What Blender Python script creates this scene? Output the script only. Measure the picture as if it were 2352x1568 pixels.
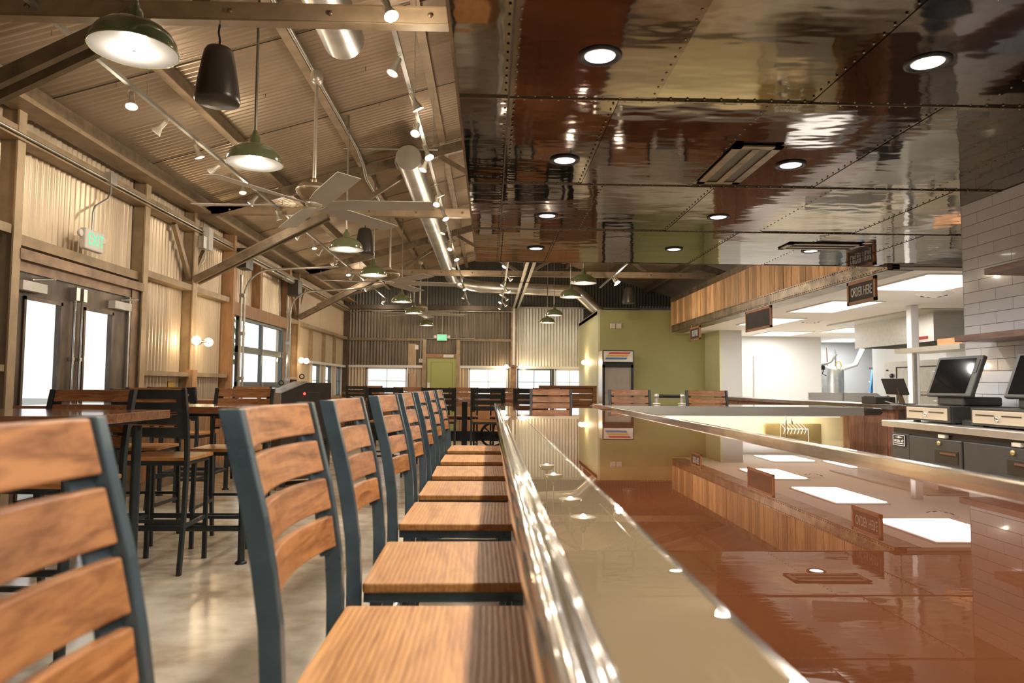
import bpy, math, random
from mathutils import Vector, Matrix
random.seed(7)
PI = math.pi
for o in list(bpy.data.objects):
    bpy.data.objects.remove(o)
C = bpy.context.scene.collection
S = bpy.context.scene

# ---------------------------------------------------------------- camera
FPX, CX, CY, H = 1640.0, 1176.0, 784.0, 1.25
VPX, VPY, ROLL = 1126.0, 884.0, 0.0095
Yc = Vector((VPX - CX, CY - VPY, -FPX)).normalized()
Zc = Vector((ROLL, 1, 0)); Zc = (Zc - Yc * Zc.dot(Yc)).normalized()
Xc = Yc.cross(Zc)
ROT = Matrix((Xc, Yc, Zc))                       # camera -> world
cam = bpy.data.cameras.new('camera'); camo = bpy.data.objects.new('camera', cam); C.objects.link(camo)
camo.matrix_world = Matrix.Translation((0, 0, H)) @ ROT.to_4x4()
cam.sensor_width = 36.0; cam.lens = FPX * 36.0 / 2352.0
cam.clip_start = 0.02; cam.clip_end = 300
cam.dof.use_dof = True; cam.dof.focus_distance = 7.5; cam.dof.aperture_fstop = 4.5
S.camera = camo
EYE = Vector((0, 0, H))
def ray(px, py): return ROT @ Vector(((px - CX) / FPX, (CY - py) / FPX, -1.0))
def onX(px, py, v): d = ray(px, py); return EYE + d * (v / d.x)
def onY(px, py, v): d = ray(px, py); return EYE + d * (v / d.y)
def onZ(px, py, v): d = ray(px, py); return EYE + d * ((v - H) / d.z)

# ---------------------------------------------------------------- world, exposure
S.view_settings.view_transform = 'Standard'; S.view_settings.look = 'None'
S.view_settings.gamma = 1.0; S.view_settings.use_curve_mapping = False
S.view_settings.exposure = 1.6
W = bpy.data.worlds.new('sky'); S.world = W; W.use_nodes = True
nt = W.node_tree; bg = nt.nodes['Background']
tc = nt.nodes.new('ShaderNodeTexCoord'); no = nt.nodes.new('ShaderNodeTexNoise'); no.inputs['Scale'].default_value = 2.5
cr = nt.nodes.new('ShaderNodeValToRGB'); cr.color_ramp.elements[0].color = (.90, .94, .98, 1); cr.color_ramp.elements[1].color = (.97, .98, 1, 1)
cr.color_ramp.elements[0].position = .3; cr.color_ramp.elements[1].position = .7
nt.links.new(tc.outputs['Generated'], no.inputs['Vector']); nt.links.new(no.outputs['Fac'], cr.inputs['Fac']); nt.links.new(cr.outputs['Color'], bg.inputs['Color'])
bg.inputs['Strength'].default_value = .46

# ---------------------------------------------------------------- materials
MATS = {}
def newmat(name):
    m = bpy.data.materials.new(name); m.use_nodes = True
    return m, m.node_tree, m.node_tree.nodes['Principled BSDF']
def coords(nt, stretch, rnd=True):
    t = nt.nodes.new('ShaderNodeTexCoord'); mp = nt.nodes.new('ShaderNodeMapping')
    mp.inputs['Scale'].default_value = stretch
    if rnd:
        oi = nt.nodes.new('ShaderNodeObjectInfo'); mu = nt.nodes.new('ShaderNodeMath'); mu.operation = 'MULTIPLY'; mu.inputs[1].default_value = 37.0
        ad = nt.nodes.new('ShaderNodeVectorMath'); ad.operation = 'ADD'
        nt.links.new(oi.outputs['Random'], mu.inputs[0]); nt.links.new(t.outputs['Object'], ad.inputs[0]); nt.links.new(mu.outputs[0], ad.inputs[1])
        nt.links.new(ad.outputs[0], mp.inputs['Vector'])
    else:
        nt.links.new(t.outputs['Object'], mp.inputs['Vector'])
    return mp.outputs['Vector']
def mat(name, col, rough=.5, metal=0.0, var=.12, scale=4.0, stretch=(1, 1, 1), bump=0.0, bscale=None, coat=0.0, coat_r=.03, rand=0.0, emit=0.0, rvar=0.0, bdist=.01, spec=.5, aniso=None):
    m, nt, p = newmat(name); L = nt.links.new
    p.inputs['Roughness'].default_value = rough; p.inputs['Metallic'].default_value = metal
    p.inputs['Coat Weight'].default_value = coat; p.inputs['Coat Roughness'].default_value = coat_r
    if name in ('copper_top', 'bar_strip'): p.inputs['Coat IOR'].default_value = 2.1
    p.inputs['Specular IOR Level'].default_value = spec
    vec = coords(nt, stretch)
    nz = nt.nodes.new('ShaderNodeTexNoise'); nz.inputs['Scale'].default_value = scale; nz.inputs['Detail'].default_value = 5
    L(vec, nz.inputs['Vector'])
    r = nt.nodes.new('ShaderNodeValToRGB'); r.color_ramp.elements[0].position = .3; r.color_ramp.elements[1].position = .72
    r.color_ramp.elements[0].color = tuple(c * (1 - var) for c in col) + (1,)
    r.color_ramp.elements[1].color = tuple(min(1, c * (1 + var)) for c in col) + (1,)
    L(nz.outputs['Fac'], r.inputs['Fac']); out = r.outputs['Color']
    if rand:
        oi = nt.nodes.new('ShaderNodeObjectInfo'); mr = nt.nodes.new('ShaderNodeMapRange')
        mr.inputs['To Min'].default_value = 1 - rand; mr.inputs['To Max'].default_value = 1 + rand
        hs = nt.nodes.new('ShaderNodeHueSaturation'); L(oi.outputs['Random'], mr.inputs['Value']); L(mr.outputs[0], hs.inputs['Value']); L(out, hs.inputs['Color']); out = hs.outputs['Color']
    L(out, p.inputs['Base Color'])
    if rvar:
        mr = nt.nodes.new('ShaderNodeMapRange'); mr.inputs['To Min'].default_value = max(.01, rough - rvar); mr.inputs['To Max'].default_value = rough + rvar
        L(nz.outputs['Fac'], mr.inputs['Value']); L(mr.outputs[0], p.inputs['Roughness'])
    if bump:
        nb = nt.nodes.new('ShaderNodeTexNoise'); nb.inputs['Scale'].default_value = bscale or scale * 4; nb.inputs['Detail'].default_value = 3; L(vec, nb.inputs['Vector'])
        b = nt.nodes.new('ShaderNodeBump'); b.inputs['Strength'].default_value = bump; b.inputs['Distance'].default_value = bdist
        L(nb.outputs['Fac'], b.inputs['Height']); L(b.outputs[0], p.inputs['Normal'])
        if coat: L(b.outputs[0], p.inputs['Coat Normal'])
    if emit:
        p.inputs['Emission Color'].default_value = tuple(col) + (1,); p.inputs['Emission Strength'].default_value = emit
    MATS[name] = m; return m
def wood(name, dark, light, axis='x', rough=.42, scale=3.0, coat=0.0, rand=.12, ridges=None, spec=.4):
    m, nt, p = newmat(name); L = nt.links.new
    st = {'x': (1, 9, 9), 'y': (9, 1, 9), 'z': (9, 9, 1)}[axis]
    vec = coords(nt, st)
    n1 = nt.nodes.new('ShaderNodeTexNoise'); n1.inputs['Scale'].default_value = scale; n1.inputs['Detail'].default_value = 6; n1.inputs['Distortion'].default_value = 1.6; L(vec, n1.inputs['Vector'])
    n2 = nt.nodes.new('ShaderNodeTexNoise'); n2.inputs['Scale'].default_value = scale * 6; n2.inputs['Detail'].default_value = 4; L(vec, n2.inputs['Vector'])
    mx = nt.nodes.new('ShaderNodeMath'); mx.operation = 'MULTIPLY_ADD'; mx.inputs[1].default_value = .35; L(n2.outputs['Fac'], mx.inputs[0]); L(n1.outputs['Fac'], mx.inputs[2])
    r = nt.nodes.new('ShaderNodeValToRGB'); r.color_ramp.elements[0].position = .48; r.color_ramp.elements[1].position = .82
    r.color_ramp.elements[0].color = tuple(dark) + (1,); r.color_ramp.elements[1].color = tuple(light) + (1,)
    L(mx.outputs[0], r.inputs['Fac'])
    oi = nt.nodes.new('ShaderNodeObjectInfo'); mr = nt.nodes.new('ShaderNodeMapRange'); mr.inputs['To Min'].default_value = 1 - rand; mr.inputs['To Max'].default_value = 1 + rand
    hs = nt.nodes.new('ShaderNodeHueSaturation'); L(oi.outputs['Random'], mr.inputs['Value']); L(mr.outputs[0], hs.inputs['Value']); L(r.outputs[0], hs.inputs['Color'])
    L(hs.outputs['Color'], p.inputs['Base Color'])
    p.inputs['Roughness'].default_value = rough; p.inputs['Coat Weight'].default_value = coat; p.inputs['Coat Roughness'].default_value = .08; p.inputs['Specular IOR Level'].default_value = spec
    b = nt.nodes.new('ShaderNodeBump'); b.inputs['Strength'].default_value = .25; b.inputs['Distance'].default_value = .002; L(n2.outputs['Fac'], b.inputs['Height'])
    if ridges:                                                   # circular-saw marks across the board
        t = nt.nodes.new('ShaderNodeTexCoord'); wv = nt.nodes.new('ShaderNodeTexWave'); wv.wave_type = 'BANDS'; wv.bands_direction = ridges[0]; wv.inputs['Scale'].default_value = ridges[1]; wv.inputs['Distortion'].default_value = 1.2; wv.inputs['Detail'].default_value = 2; wv.inputs['Detail Scale'].default_value = .6
        L(t.outputs['Object'], wv.inputs['Vector'])
        mm = nt.nodes.new('ShaderNodeMix'); mm.data_type = 'RGBA'; mm.blend_type = 'MULTIPLY'; L(hs.outputs['Color'], mm.inputs[6]); 
        rr = nt.nodes.new('ShaderNodeValToRGB'); rr.color_ramp.elements[0].color = (.90, .87, .83, 1); rr.color_ramp.elements[1].color = (1, 1, 1, 1); rr.color_ramp.elements[0].position = .15; rr.color_ramp.elements[1].position = .6
        L(wv.outputs['Fac'], rr.inputs['Fac']); L(rr.outputs[0], mm.inputs[7]); mm.inputs[0].default_value = 1.0
        L(mm.outputs[2], p.inputs['Base Color'])
        b2 = nt.nodes.new('ShaderNodeBump'); b2.inputs['Strength'].default_value = .15; b2.inputs['Distance'].default_value = .002; L(wv.outputs['Fac'], b2.inputs['Height']); L(b.outputs[0], b2.inputs['Normal']); b = b2
    L(b.outputs[0], p.inputs['Normal'])
    MATS[name] = m; return m
def emis(name, col, strength):
    m = bpy.data.materials.new(name); m.use_nodes = True; nt = m.node_tree
    p = nt.nodes['Principled BSDF']; p.inputs['Base Color'].default_value = tuple(col) + (1,)
    p.inputs['Emission Color'].default_value = tuple(col) + (1,); p.inputs['Emission Strength'].default_value = strength
    MATS[name] = m; return m
def glass(name, refl=.06):
    m = bpy.data.materials.new(name); m.use_nodes = True; nt = m.node_tree; nt.nodes.clear()
    o = nt.nodes.new('ShaderNodeOutputMaterial'); mx = nt.nodes.new('ShaderNodeMixShader'); mx.inputs[0].default_value = refl
    t = nt.nodes.new('ShaderNodeBsdfTransparent'); g = nt.nodes.new('ShaderNodeBsdfGlossy'); g.inputs['Roughness'].default_value = .02
    nt.links.new(t.outputs[0], mx.inputs[1]); nt.links.new(g.outputs[0], mx.inputs[2]); nt.links.new(mx.outputs[0], o.inputs[0])
    MATS[name] = m; return m

mat('roof_sheet', (.47, .375, .27), .36, .6, .12, 1.2, bump=.1, rvar=.12)
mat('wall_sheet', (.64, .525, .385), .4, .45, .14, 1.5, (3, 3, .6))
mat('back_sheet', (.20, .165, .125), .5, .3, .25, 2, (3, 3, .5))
mat('silver_sheet', (.60, .60, .56), .38, .6, .1, 1.5)
mat('gable_sheet', (.13, .13, .115), .5, .4, .15, 1.5)
mat('flat_panel', (.58, .46, .32), .6, .1, .08, 1.2)
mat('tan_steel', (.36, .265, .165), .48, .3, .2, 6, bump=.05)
mat('flange', (.47, .355, .225), .5, .2, .15, 6)  # lighter copy of tan_steel: light on the post fronts put into colour
mat('truss_steel', (.225, .17, .112), .42, .45, .28, 9, bump=.06)
mat('dark_truss', (.12, .09, .065), .5, .35, .25, 7)
mat('galv', (.50, .50, .47), .35, .8, .15, 8)
mat('duct', (.80, .80, .79), .32, .9, .18, 3, rvar=.08, bump=.04, bscale=30)
mat('rust_steel', (.27, .18, .12), .45, .5, .4, 6)
mat('patina', (.12, .088, .066), .4, .45, .7, 5, (1, 1, .4))
mat('speaker', (.055, .045, .036), .33, .3, .1, 4)
mat('black_metal', (.028, .03, .032), .4, .5, .3, 8)
mat('chair_steel', (.075, .108, .123), .3, .5, .25, 10, rvar=.08)
mat('chair_dark', (.032, .036, .036), .45, .4, .25, 10)
mat('green_enamel', (.15, .17, .08), .16, .0, .1, 3, coat=1.0)
mat('white_enamel', (.36, .36, .37), .5)
mat('brushed', (.60, .55, .46), .32, .6, .08, 20)
mat('fan_motor', (.31, .225, .13), .3, .5, .08, 10)
mat('fan_blade', (.50, .475, .44), .5, .1, .06, 3)
mat('green_wall', (.355, .345, .14), .6, 0, .04, 1.2)
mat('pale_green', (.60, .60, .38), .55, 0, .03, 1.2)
mat('green_door', (.42, .45, .14), .45, 0, .03, 1)
mat('white_wall', (.58, .58, .565), .35, 0, .02, 1)
mat('kitchen_ceiling', (.84, .81, .77), .6, 0, .02, 1)
mat('white_paint', (.80, .79, .77), .4, 0, .02, 1)
mat('drawer_front', (.72, .63, .49), .4, .6, .05, 3)
mat('stainless', (.68, .655, .61), .32, .9, .07, 2, (.5, 8, 8), rvar=.05)
mat('brass_panel', (.62, .46, .20), .3, .8, .15, 4)
mat('cream', (.88, .76, .46), .5, 0, .03, 1)
mat('tile', (.58, .60, .65), .1, 0, .02, 2, rand=.03, coat=.6)
mat('grout', (.36, .37, .39), .8)
mat('copper_top', (.115, .036, .014), .5, .0, .45, 1.3, spec=0.0, coat=1.0, coat_r=.003, bump=.03, bscale=1.5, bdist=.004)
mat('bar_strip', (.20, .142, .082), .5, .0, .25, 1.4, spec=0.0, coat=1.0, coat_r=.004, bump=.04, bscale=2.5, bdist=.004)
mat('bar_rail', (.20, .165, .125), .18, .65, .25, 3, (6, 1, 6), coat=1.0, coat_r=.04)
mat('curb', (.42, .38, .33), .18, .85, .25, 4, coat=1.0)
for i, c in enumerate([(.30, .17, .105), (.37, .275, .14), (.24, .15, .10), (.33, .25, .155), (.28, .20, .13), (.40, .29, .15)]):
    mat('soffit%d' % i, tuple(.32 * q + .20 * sum(c) / 3 for q in c), .05, 1.0, .22, 1.3, (1, 2.2, 1), bump=.16, bscale=1.4, bdist=.03, rvar=.03)
mat('rivet', (.30, .24, .17), .2, 1.0, .1)
mat('trim_brass', (.20, .148, .092), .34, .55, .6, 5, bump=.7, bscale=14, bdist=.008)
mat('seam', (.05, .04, .03), .4, .5)
wood('chair_wood', (.18, .065, .02), (.40, .168, .057), 'y', .42, 3.0, rand=.10)
wood('seat_wood', (.38, .15, .036), (.57, .26, .075), 'y', .45, 2.4, rand=.07, ridges=('X', 24.0))
wood('table_wood', (.17, .065, .03), (.30, .125, .06), 'x', .2, 2.5, coat=.8, rand=.08)
wood('plank_wood', (.52, .27, .115), (.80, .50, .25), 'z', .6, 1.6, rand=.38)
wood('red_plank', (.26, .115, .07), (.44, .22, .14), 'z', .6, 2.0, rand=.2)
wood('wainscot', (.30, .14, .06), (.46, .24, .11), 'z', .6, 2.0, rand=.2)
wood('orange_wood', (.34, .18, .085), (.46, .265, .135), 'z', .55, 2.0, rand=.1)
wood('bench_wood', (.20, .085, .035), (.34, .16, .07), 'x', .45, 2.0, rand=.12)
wood('dark_wood', (.11, .06, .045), (.20, .12, .09), 'y', .4, 2.5, rand=.05)
wood('frame_wood', (.30, .12, .05), (.46, .21, .09), 'y', .5, 3, rand=.1)
wood('plywood', (.50, .34, .20), (.66, .48, .30), 'z', .7, 1.5, rand=.1)
mat('chalkboard', (.055, .05, .048), .75, 0, .15, 5)
mat('chalk', (.85, .84, .82), .8)
mat('white_plastic', (.75, .73, .69), .4)
mat('beige_plastic', (.62, .55, .47), .5)
mat('dark_plastic', (.06, .056, .052), .45)
mat('screen', (.008, .008, .009), .06, 0, 0.0, 1, coat=.5)
mat('cooler_black', (.055, .052, .048), .4, .2, .1, 6)
mat('garage_frame', (.13, .155, .155), .4, .5, .1, 5)
mat('yellow', (.75, .50, .10), .7)
mat('blue_paint', (.12, .32, .62), .5)
mat('cardboard', (.36, .17, .07), .8)
mat('red_label', (.55, .06, .05), .5)
mat('sign_white', (.75, .72, .70), .5)
mat('stripe_red', (.62, .07, .05), .5); mat('stripe_yellow', (.72, .42, .07), .5); mat('stripe_blue', (.05, .20, .45), .5)
mat('machine', (.060, .052, .042), .45, .4, .2, 5)
mat('soil', (.35, .36, .30), .9); mat('leaf', (.20, .30, .14), .7, rand=.2)
mat('chrome', (.75, .74, .72), .1, 1.0, .05)
emis('bulb', (1, .93, .82), .9); emis('spot_bulb', (1, .90, .74), 3.5); emis('spot_dim', (1, .95, .85), .28); emis('downlight', (1, .93, .82), 2.5)
emis('troffer', (1, .985, .95), .42); emis('exit_green', (.10, .75, .42), .25); emis('led_red', (1, .05, .04), 1.2); emis('globe', (1, .84, .60), 2.0)
glass('glass', .05); glass('fridge_glass', .25)
m, nt, p = newmat('floor'); L = nt.links.new                    # polished stained concrete
vec = coords(nt, (1, 1, 1), False)
n1 = nt.nodes.new('ShaderNodeTexNoise'); n1.inputs['Scale'].default_value = .9; n1.inputs['Detail'].default_value = 8; n1.inputs['Distortion'].default_value = .6; L(vec, n1.inputs['Vector'])
n2 = nt.nodes.new('ShaderNodeTexNoise'); n2.inputs['Scale'].default_value = 7; n2.inputs['Detail'].default_value = 6; L(vec, n2.inputs['Vector'])
mx = nt.nodes.new('ShaderNodeMath'); mx.operation = 'MULTIPLY_ADD'; mx.inputs[1].default_value = .3; L(n2.outputs['Fac'], mx.inputs[0]); L(n1.outputs['Fac'], mx.inputs[2])
r = nt.nodes.new('ShaderNodeValToRGB'); e = r.color_ramp.elements; e[0].position = .5; e[1].position = .8; e[0].color = (.36, .26, .155, 1); e[1].color = (.76, .67, .53, 1)
L(mx.outputs[0], r.inputs['Fac']); L(r.outputs[0], p.inputs['Base Color'])
mr = nt.nodes.new('ShaderNodeMapRange'); mr.inputs['To Min'].default_value = .12; mr.inputs['To Max'].default_value = .32; L(n2.outputs['Fac'], mr.inputs['Value']); L(mr.outputs[0], p.inputs['Roughness'])
MATS['floor'] = m

# ---------------------------------------------------------------- mesh builder
class MB:
    def __init__(s): s.v = []; s.f = []; s.s = []
    def add(s, vs, fs, smooth=False):
        o = len(s.v); s.v += [Vector(a) for a in vs]
        for f in fs: s.f.append([i + o for i in f]); s.s.append(smooth)
        return s
    def box(s, x0, y0, z0, x1, y1, z1):
        x0, x1 = min(x0, x1), max(x0, x1); y0, y1 = min(y0, y1), max(y0, y1); z0, z1 = min(z0, z1), max(z0, z1)
        v = [(x, y, z) for z in (z0, z1) for y in (y0, y1) for x in (x0, x1)]
        return s.add(v, [(0, 2, 3, 1), (4, 5, 7, 6), (0, 1, 5, 4), (2, 6, 7, 3), (0, 4, 6, 2), (1, 3, 7, 5)])
    def beam(s, p, q, w, h, up=(0, 0, 1)):
        p, q = Vector(p), Vector(q); d = (q - p).normalized(); sd = d.cross(Vector(up))
        if sd.length < 1e-4: sd = d.cross(Vector((0, 1, 0)))
        sd.normalize(); u = sd.cross(d); a, b = sd * (w / 2), u * (h / 2)
        v = [p - a - b, p + a - b, p + a + b, p - a + b, q - a - b, q + a - b, q + a + b, q - a + b]
        return s.add(v, [(0, 3, 2, 1), (4, 5, 6, 7), (0, 1, 5, 4), (1, 2, 6, 5), (2, 3, 7, 6), (3, 0, 4, 7)])
    def tube(s, pts, r, n=10, caps=True, closed=False):
        pts = [Vector(p) for p in pts]; k = len(pts); rs = r if isinstance(r, (list, tuple)) else [r] * k
        nrm = None; rings = []
        for i, p in enumerate(pts):
            if closed: t = pts[(i + 1) % k] - pts[i - 1]
            else: t = pts[min(i + 1, k - 1)] - pts[max(i - 1, 0)]
            t.normalize()
            if nrm is None:
                nrm = t.orthogonal().normalized()
            else:
                nrm = (nrm - t * nrm.dot(t))
                nrm = nrm.normalized() if nrm.length > 1e-6 else t.orthogonal().normalized()
            b = t.cross(nrm)
            rings.append([p + (nrm * math.cos(2 * PI * j / n) + b * math.sin(2 * PI * j / n)) * rs[i] for j in range(n)])
        v = [a for rg in rings for a in rg]; f = []
        for i in range(k if closed else k - 1):
            i2 = (i + 1) % k
            for j in range(n): f.append((i * n + j, i * n + (j + 1) % n, i2 * n + (j + 1) % n, i2 * n + j))
        s.add(v, f, True)
        if caps and not closed:
            s.add(rings[0], [list(range(n))[::-1]]); s.add(rings[-1], [list(range(n))])
        return s
    def lathe(s, prof, n=24, mtx=None, smooth=True):
        v = []; f = []; k = len(prof)
        for r, z in prof:
            for j in range(n):
                a = 2 * PI * j / n; v.append(Vector((r * math.cos(a), r * math.sin(a), z)))
        for i in range(k - 1):
            for j in range(n): f.append((i * n + j, i * n + (j + 1) % n, (i + 1) * n + (j + 1) % n, (i + 1) * n + j))
        if mtx is not None: v = [mtx @ a for a in v]
        s.add(v, f, smooth)
        for e in (0, k - 1):
            if prof[e][0] > 1e-4:
                rg = v[e * n:(e + 1) * n]; s.add(rg, [list(range(n)) if e else list(range(n))[::-1]])
        return s
    def prism(s, poly, axis, a, b):
        def pt(u, w, t): return {'x': (t, u, w), 'y': (u, t, w), 'z': (u, w, t)}[axis]
        n = len(poly); v = [pt(u, w, a) for u, w in poly] + [pt(u, w, b) for u, w in poly]
        f = [list(range(n))[::-1], list(range(n, 2 * n))] + [(i, (i + 1) % n, n + (i + 1) % n, n + i) for i in range(n)]
        return s.add(v, f)
    def corr(s, o, u, v, nrm, width, length, pitch=.068, amp=.009, seg=6):
        o, u, v, nrm = Vector(o), Vector(u), Vector(v), Vector(nrm)
        k = max(2, int(round(width / pitch * seg))); vs = []
        for i in range(k + 1):
            t = width * i / k; c = math.cos(2 * PI * t / pitch) * amp
            a = o + u * t + nrm * c; vs += [a, a + v * length]
        return s.add(vs, [(2 * i, 2 * i + 2, 2 * i + 3, 2 * i + 1) for i in range(k)], True)
    def sphere(s, c, r, n=12, m=8, sc=(1, 1, 1)):
        prof = [(max(1e-5, r * math.sin(PI * i / m)), -r * math.cos(PI * i / m)) for i in range(m + 1)]
        return s.lathe(prof, n, Matrix.Translation(c) @ Matrix.Diagonal((*sc, 1)))
    def xf(s, M):
        s.v = [M @ a for a in s.v]; return s
    def mesh(s, name, mt):
        me = bpy.data.meshes.new(name); me.from_pydata([tuple(a) for a in s.v], [], s.f)
        me.polygons.foreach_set('use_smooth', s.s); me.materials.append(MATS[mt]); me.update(); return me
    def build(s, name, mt, parent=None, bevel=0, world=False, seg=2, **tags):
        if world and parent is not None:
            l = parent.location
            s.v = [a - l for a in s.v]
        o = bpy.data.objects.new(name, s.mesh(name, mt)); C.objects.link(o)
        if parent is not None: o.parent = parent
        if bevel:
            b = o.modifiers.new('bevel', 'BEVEL'); b.width = bevel; b.segments = seg; b.limit_method = 'ANGLE'
        for k, val in tags.items(): o[k] = val
        return o
def B(*a): return MB().box(*a)
def share(me, name, parent, loc=(0, 0, 0), rot=(0, 0, 0), sc=(1, 1, 1)):
    o = bpy.data.objects.new(name, me); C.objects.link(o); o.parent = parent; o.location = loc; o.rotation_euler = rot; o.scale = sc; return o
def empty(name, loc=(0, 0, 0), rz=0, **tags):
    o = bpy.data.objects.new(name, None); C.objects.link(o); o.empty_display_size = .1; o.location = loc; o.rotation_euler = (0, 0, rz)
    for k, v in tags.items(): o[k] = v
    return o
def thing(name, label, cat, loc=(0, 0, 0), rz=0, group=None):
    o = empty(name, loc, rz, label=label, category=cat)
    if group: o['group'] = group
    return o
def struct(name, loc=(0, 0, 0)): return empty(name, loc, kind='structure')
def dup(root, loc, rz, label=None, group=None):
    def cp(o, par):
        c = o.copy(); C.objects.link(c); c.parent = par
        for ch in list(o.children): cp(ch, c)
        return c
    r_ = cp(root, None); r_.location = loc; r_.rotation_euler = (0, 0, rz)
    if label: r_['label'] = label
    if group: r_['group'] = group
    return r_
def text(name, txt, size, mt, parent, M, sx=1.0, ext=.001):
    cu = bpy.data.curves.new(name, 'FONT'); cu.body = txt; cu.size = size; cu.align_x = 'CENTER'; cu.align_y = 'CENTER'; cu.extrude = ext; cu.resolution_u = 3
    t = bpy.data.objects.new(name, cu); C.objects.link(t); bpy.context.view_layer.update()
    me = bpy.data.meshes.new_from_object(t.evaluated_get(bpy.context.evaluated_depsgraph_get()))
    bpy.data.objects.remove(t); me.name = name; me.transform(Matrix.Diagonal((sx, 1, 1, 1))); me.materials.clear(); me.materials.append(MATS[mt])
    o = bpy.data.objects.new(name, me); C.objects.link(o); o.parent = parent; o.matrix_local = M; return o
def frame(o, x, y):                                             # matrix with given local x and y axes
    x, y = Vector(x).normalized(), Vector(y).normalized(); z = x.cross(y)
    M = Matrix((x, y, z)).transposed().to_4x4(); M.translation = o; return M
def lamp(name, kind, loc, power, col, parent=None, size=.1, spot=None, aim=None, blend=.5):
    d = bpy.data.lights.new(name, kind); d.energy = power; d.color = col
    if kind in ('POINT', 'SPOT'): d.shadow_soft_size = size
    if kind == 'SPOT': d.spot_size = spot; d.spot_blend = blend
    if kind == 'AREA': d.size = size
    o = bpy.data.objects.new(name, d); C.objects.link(o); o.location = loc
    if aim is not None: o.rotation_euler = Vector(aim).to_track_quat('-Z', 'Y').to_euler()
    if parent is not None: o.parent = parent
    return o
WARM = (1.0, .845, .65); SOFT = (1.0, .95, .87)
# ================================================================ STRUCTURE
XW, XF, YB, YN = -4.08, -3.92, 19.9, -3.0
RX, RZ, SL = .69, 5.09, .30                                    # ridge
def roofz(x): return RZ - SL * abs(x - RX)
fl = B(-4.2, YN, -.1, 12, 24, 0).build('floor', 'floor', kind='structure')
B(-40, -30, -.25, 40, 60, -.12).build('ground', 'soil', kind='structure')

def sheets(par, name, mt, axis, a0, a1, z0, z1, plane, nrm, maxw=.95, pitch=.068, amp=.009):
    w = pitch * max(2, int(maxw / pitch)); n = max(1, int(math.ceil((a1 - a0) / w - .01)))
    u = Vector((0, 1, 0)) if axis == 'y' else Vector((1, 0, 0))
    base = Vector((plane, 0, 0)) if axis == 'y' else Vector((0, plane, 0))
    for i in range(n):
        off = .0; wi = min(w, a1 - a0 - i * w)
        MB().corr(base + u * (a0 + i * w) + Vector((0, 0, z0)) + Vector(nrm) * off, u, (0, 0, 1), nrm, wi + (.004 if wi == w else 0), z1 - z0, pitch, amp).build(name, mt, par)

# ---- left wall
wl = struct('wall_left')
for a0, a1, z0, z1 in [(YN, 4.5, 0, 3.66), (4.5, 5.98, 2.48, 3.66), (5.98, 8.1, 2.30, 3.66), (8.1, 11.25, 0, 3.66), (11.25, 13.95, 2.36, 3.66), (13.95, 14.72, 0, 3.66)]:
    sheets(wl, 'corrugated_sheet', 'wall_sheet', 'y', a0, a1, z0, z1, XW, (1, 0, 0), pitch=.085, amp=.016)
    B(XW - .08, a0, z0, XW - .03, a1, z1).build('backing', 'wall_sheet', wl)
B(XW - .03, 4.5, 0, XW + .02, 5.93, 2.46).build('dark_panel', 'cooler_black', wl)
# flat panels beyond the third truss
for a0, a1 in [(14.72, 17.0), (17.02, 19.9)]:
    B(XW - .02, a0, 2.56, XW + .03, a1 - .01, 3.66).build('flat_panel', 'flat_panel', wl)
for a0, a1 in [(14.72, 16.6), (16.62, 18.2), (18.22, 19.9)]:
    B(XW - .02, a0, 1.75, XW + .03, a1 - .01, 2.50).build('flat_panel', 'flat_panel', wl)
for y in (16.05, 17.3, 18.45): B(XW, y - .04, 1.75, XW + .1, y + .04, 2.5).build('stud', 'tan_steel', wl)
# lower wall with windows beyond truss 3
for a0, a1 in [(14.72, 16.2), (16.95, 17.5), (18.15, 18.7), (19.3, 19.9)]:
    B(XW - .02, a0, .95, XW + .03, a1, 1.74).build('flat_panel', 'flat_panel', wl)
B(XW - .02, 14.72, 0, XW + .03, 19.9, .95).build('flat_panel', 'flat_panel', wl)
# posts
for y, w, m in [(-1.0, .06, 'tan_steel'), (1.9, .06, 'tan_steel'), (4.4, .07, 'tan_steel'), (5.96, .055, 'tan_steel'), (8.16, .06, 'tan_steel'), (9.52, .07, 'tan_steel'), (13.98, .06, 'orange_wood'), (14.70, .07, 'tan_steel'), (19.75, .1, 'dark_truss')]:
    B(XW + .012, y - w / 2, 0, XF, y + w / 2, 3.62).build('post', m, wl)
    B(XF - .012, y - w * .9, 0, XF + .004, y + w * .9, 3.62).build('post_flange', 'flange' if m == 'tan_steel' else m, wl)  # paler than the web, whose side faces lie in shade
B(XF - .05, 9.46, 0, XF + .03, 9.62, 1.42).build('wood_post', 'orange_wood', wl)
B(XW + .012, 10.86, 0, XF + .02, 10.95, 3.58).build('wood_post', 'orange_wood', wl)
B(XW + .012, 12.18, 2.50, XF, 12.3, 3.3).build('wood_post', 'orange_wood', wl)
B(XW + .012, 11.0, 2.30, XF, 13.95, 2.50).build('wood_header', 'orange_wood', wl)
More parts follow.
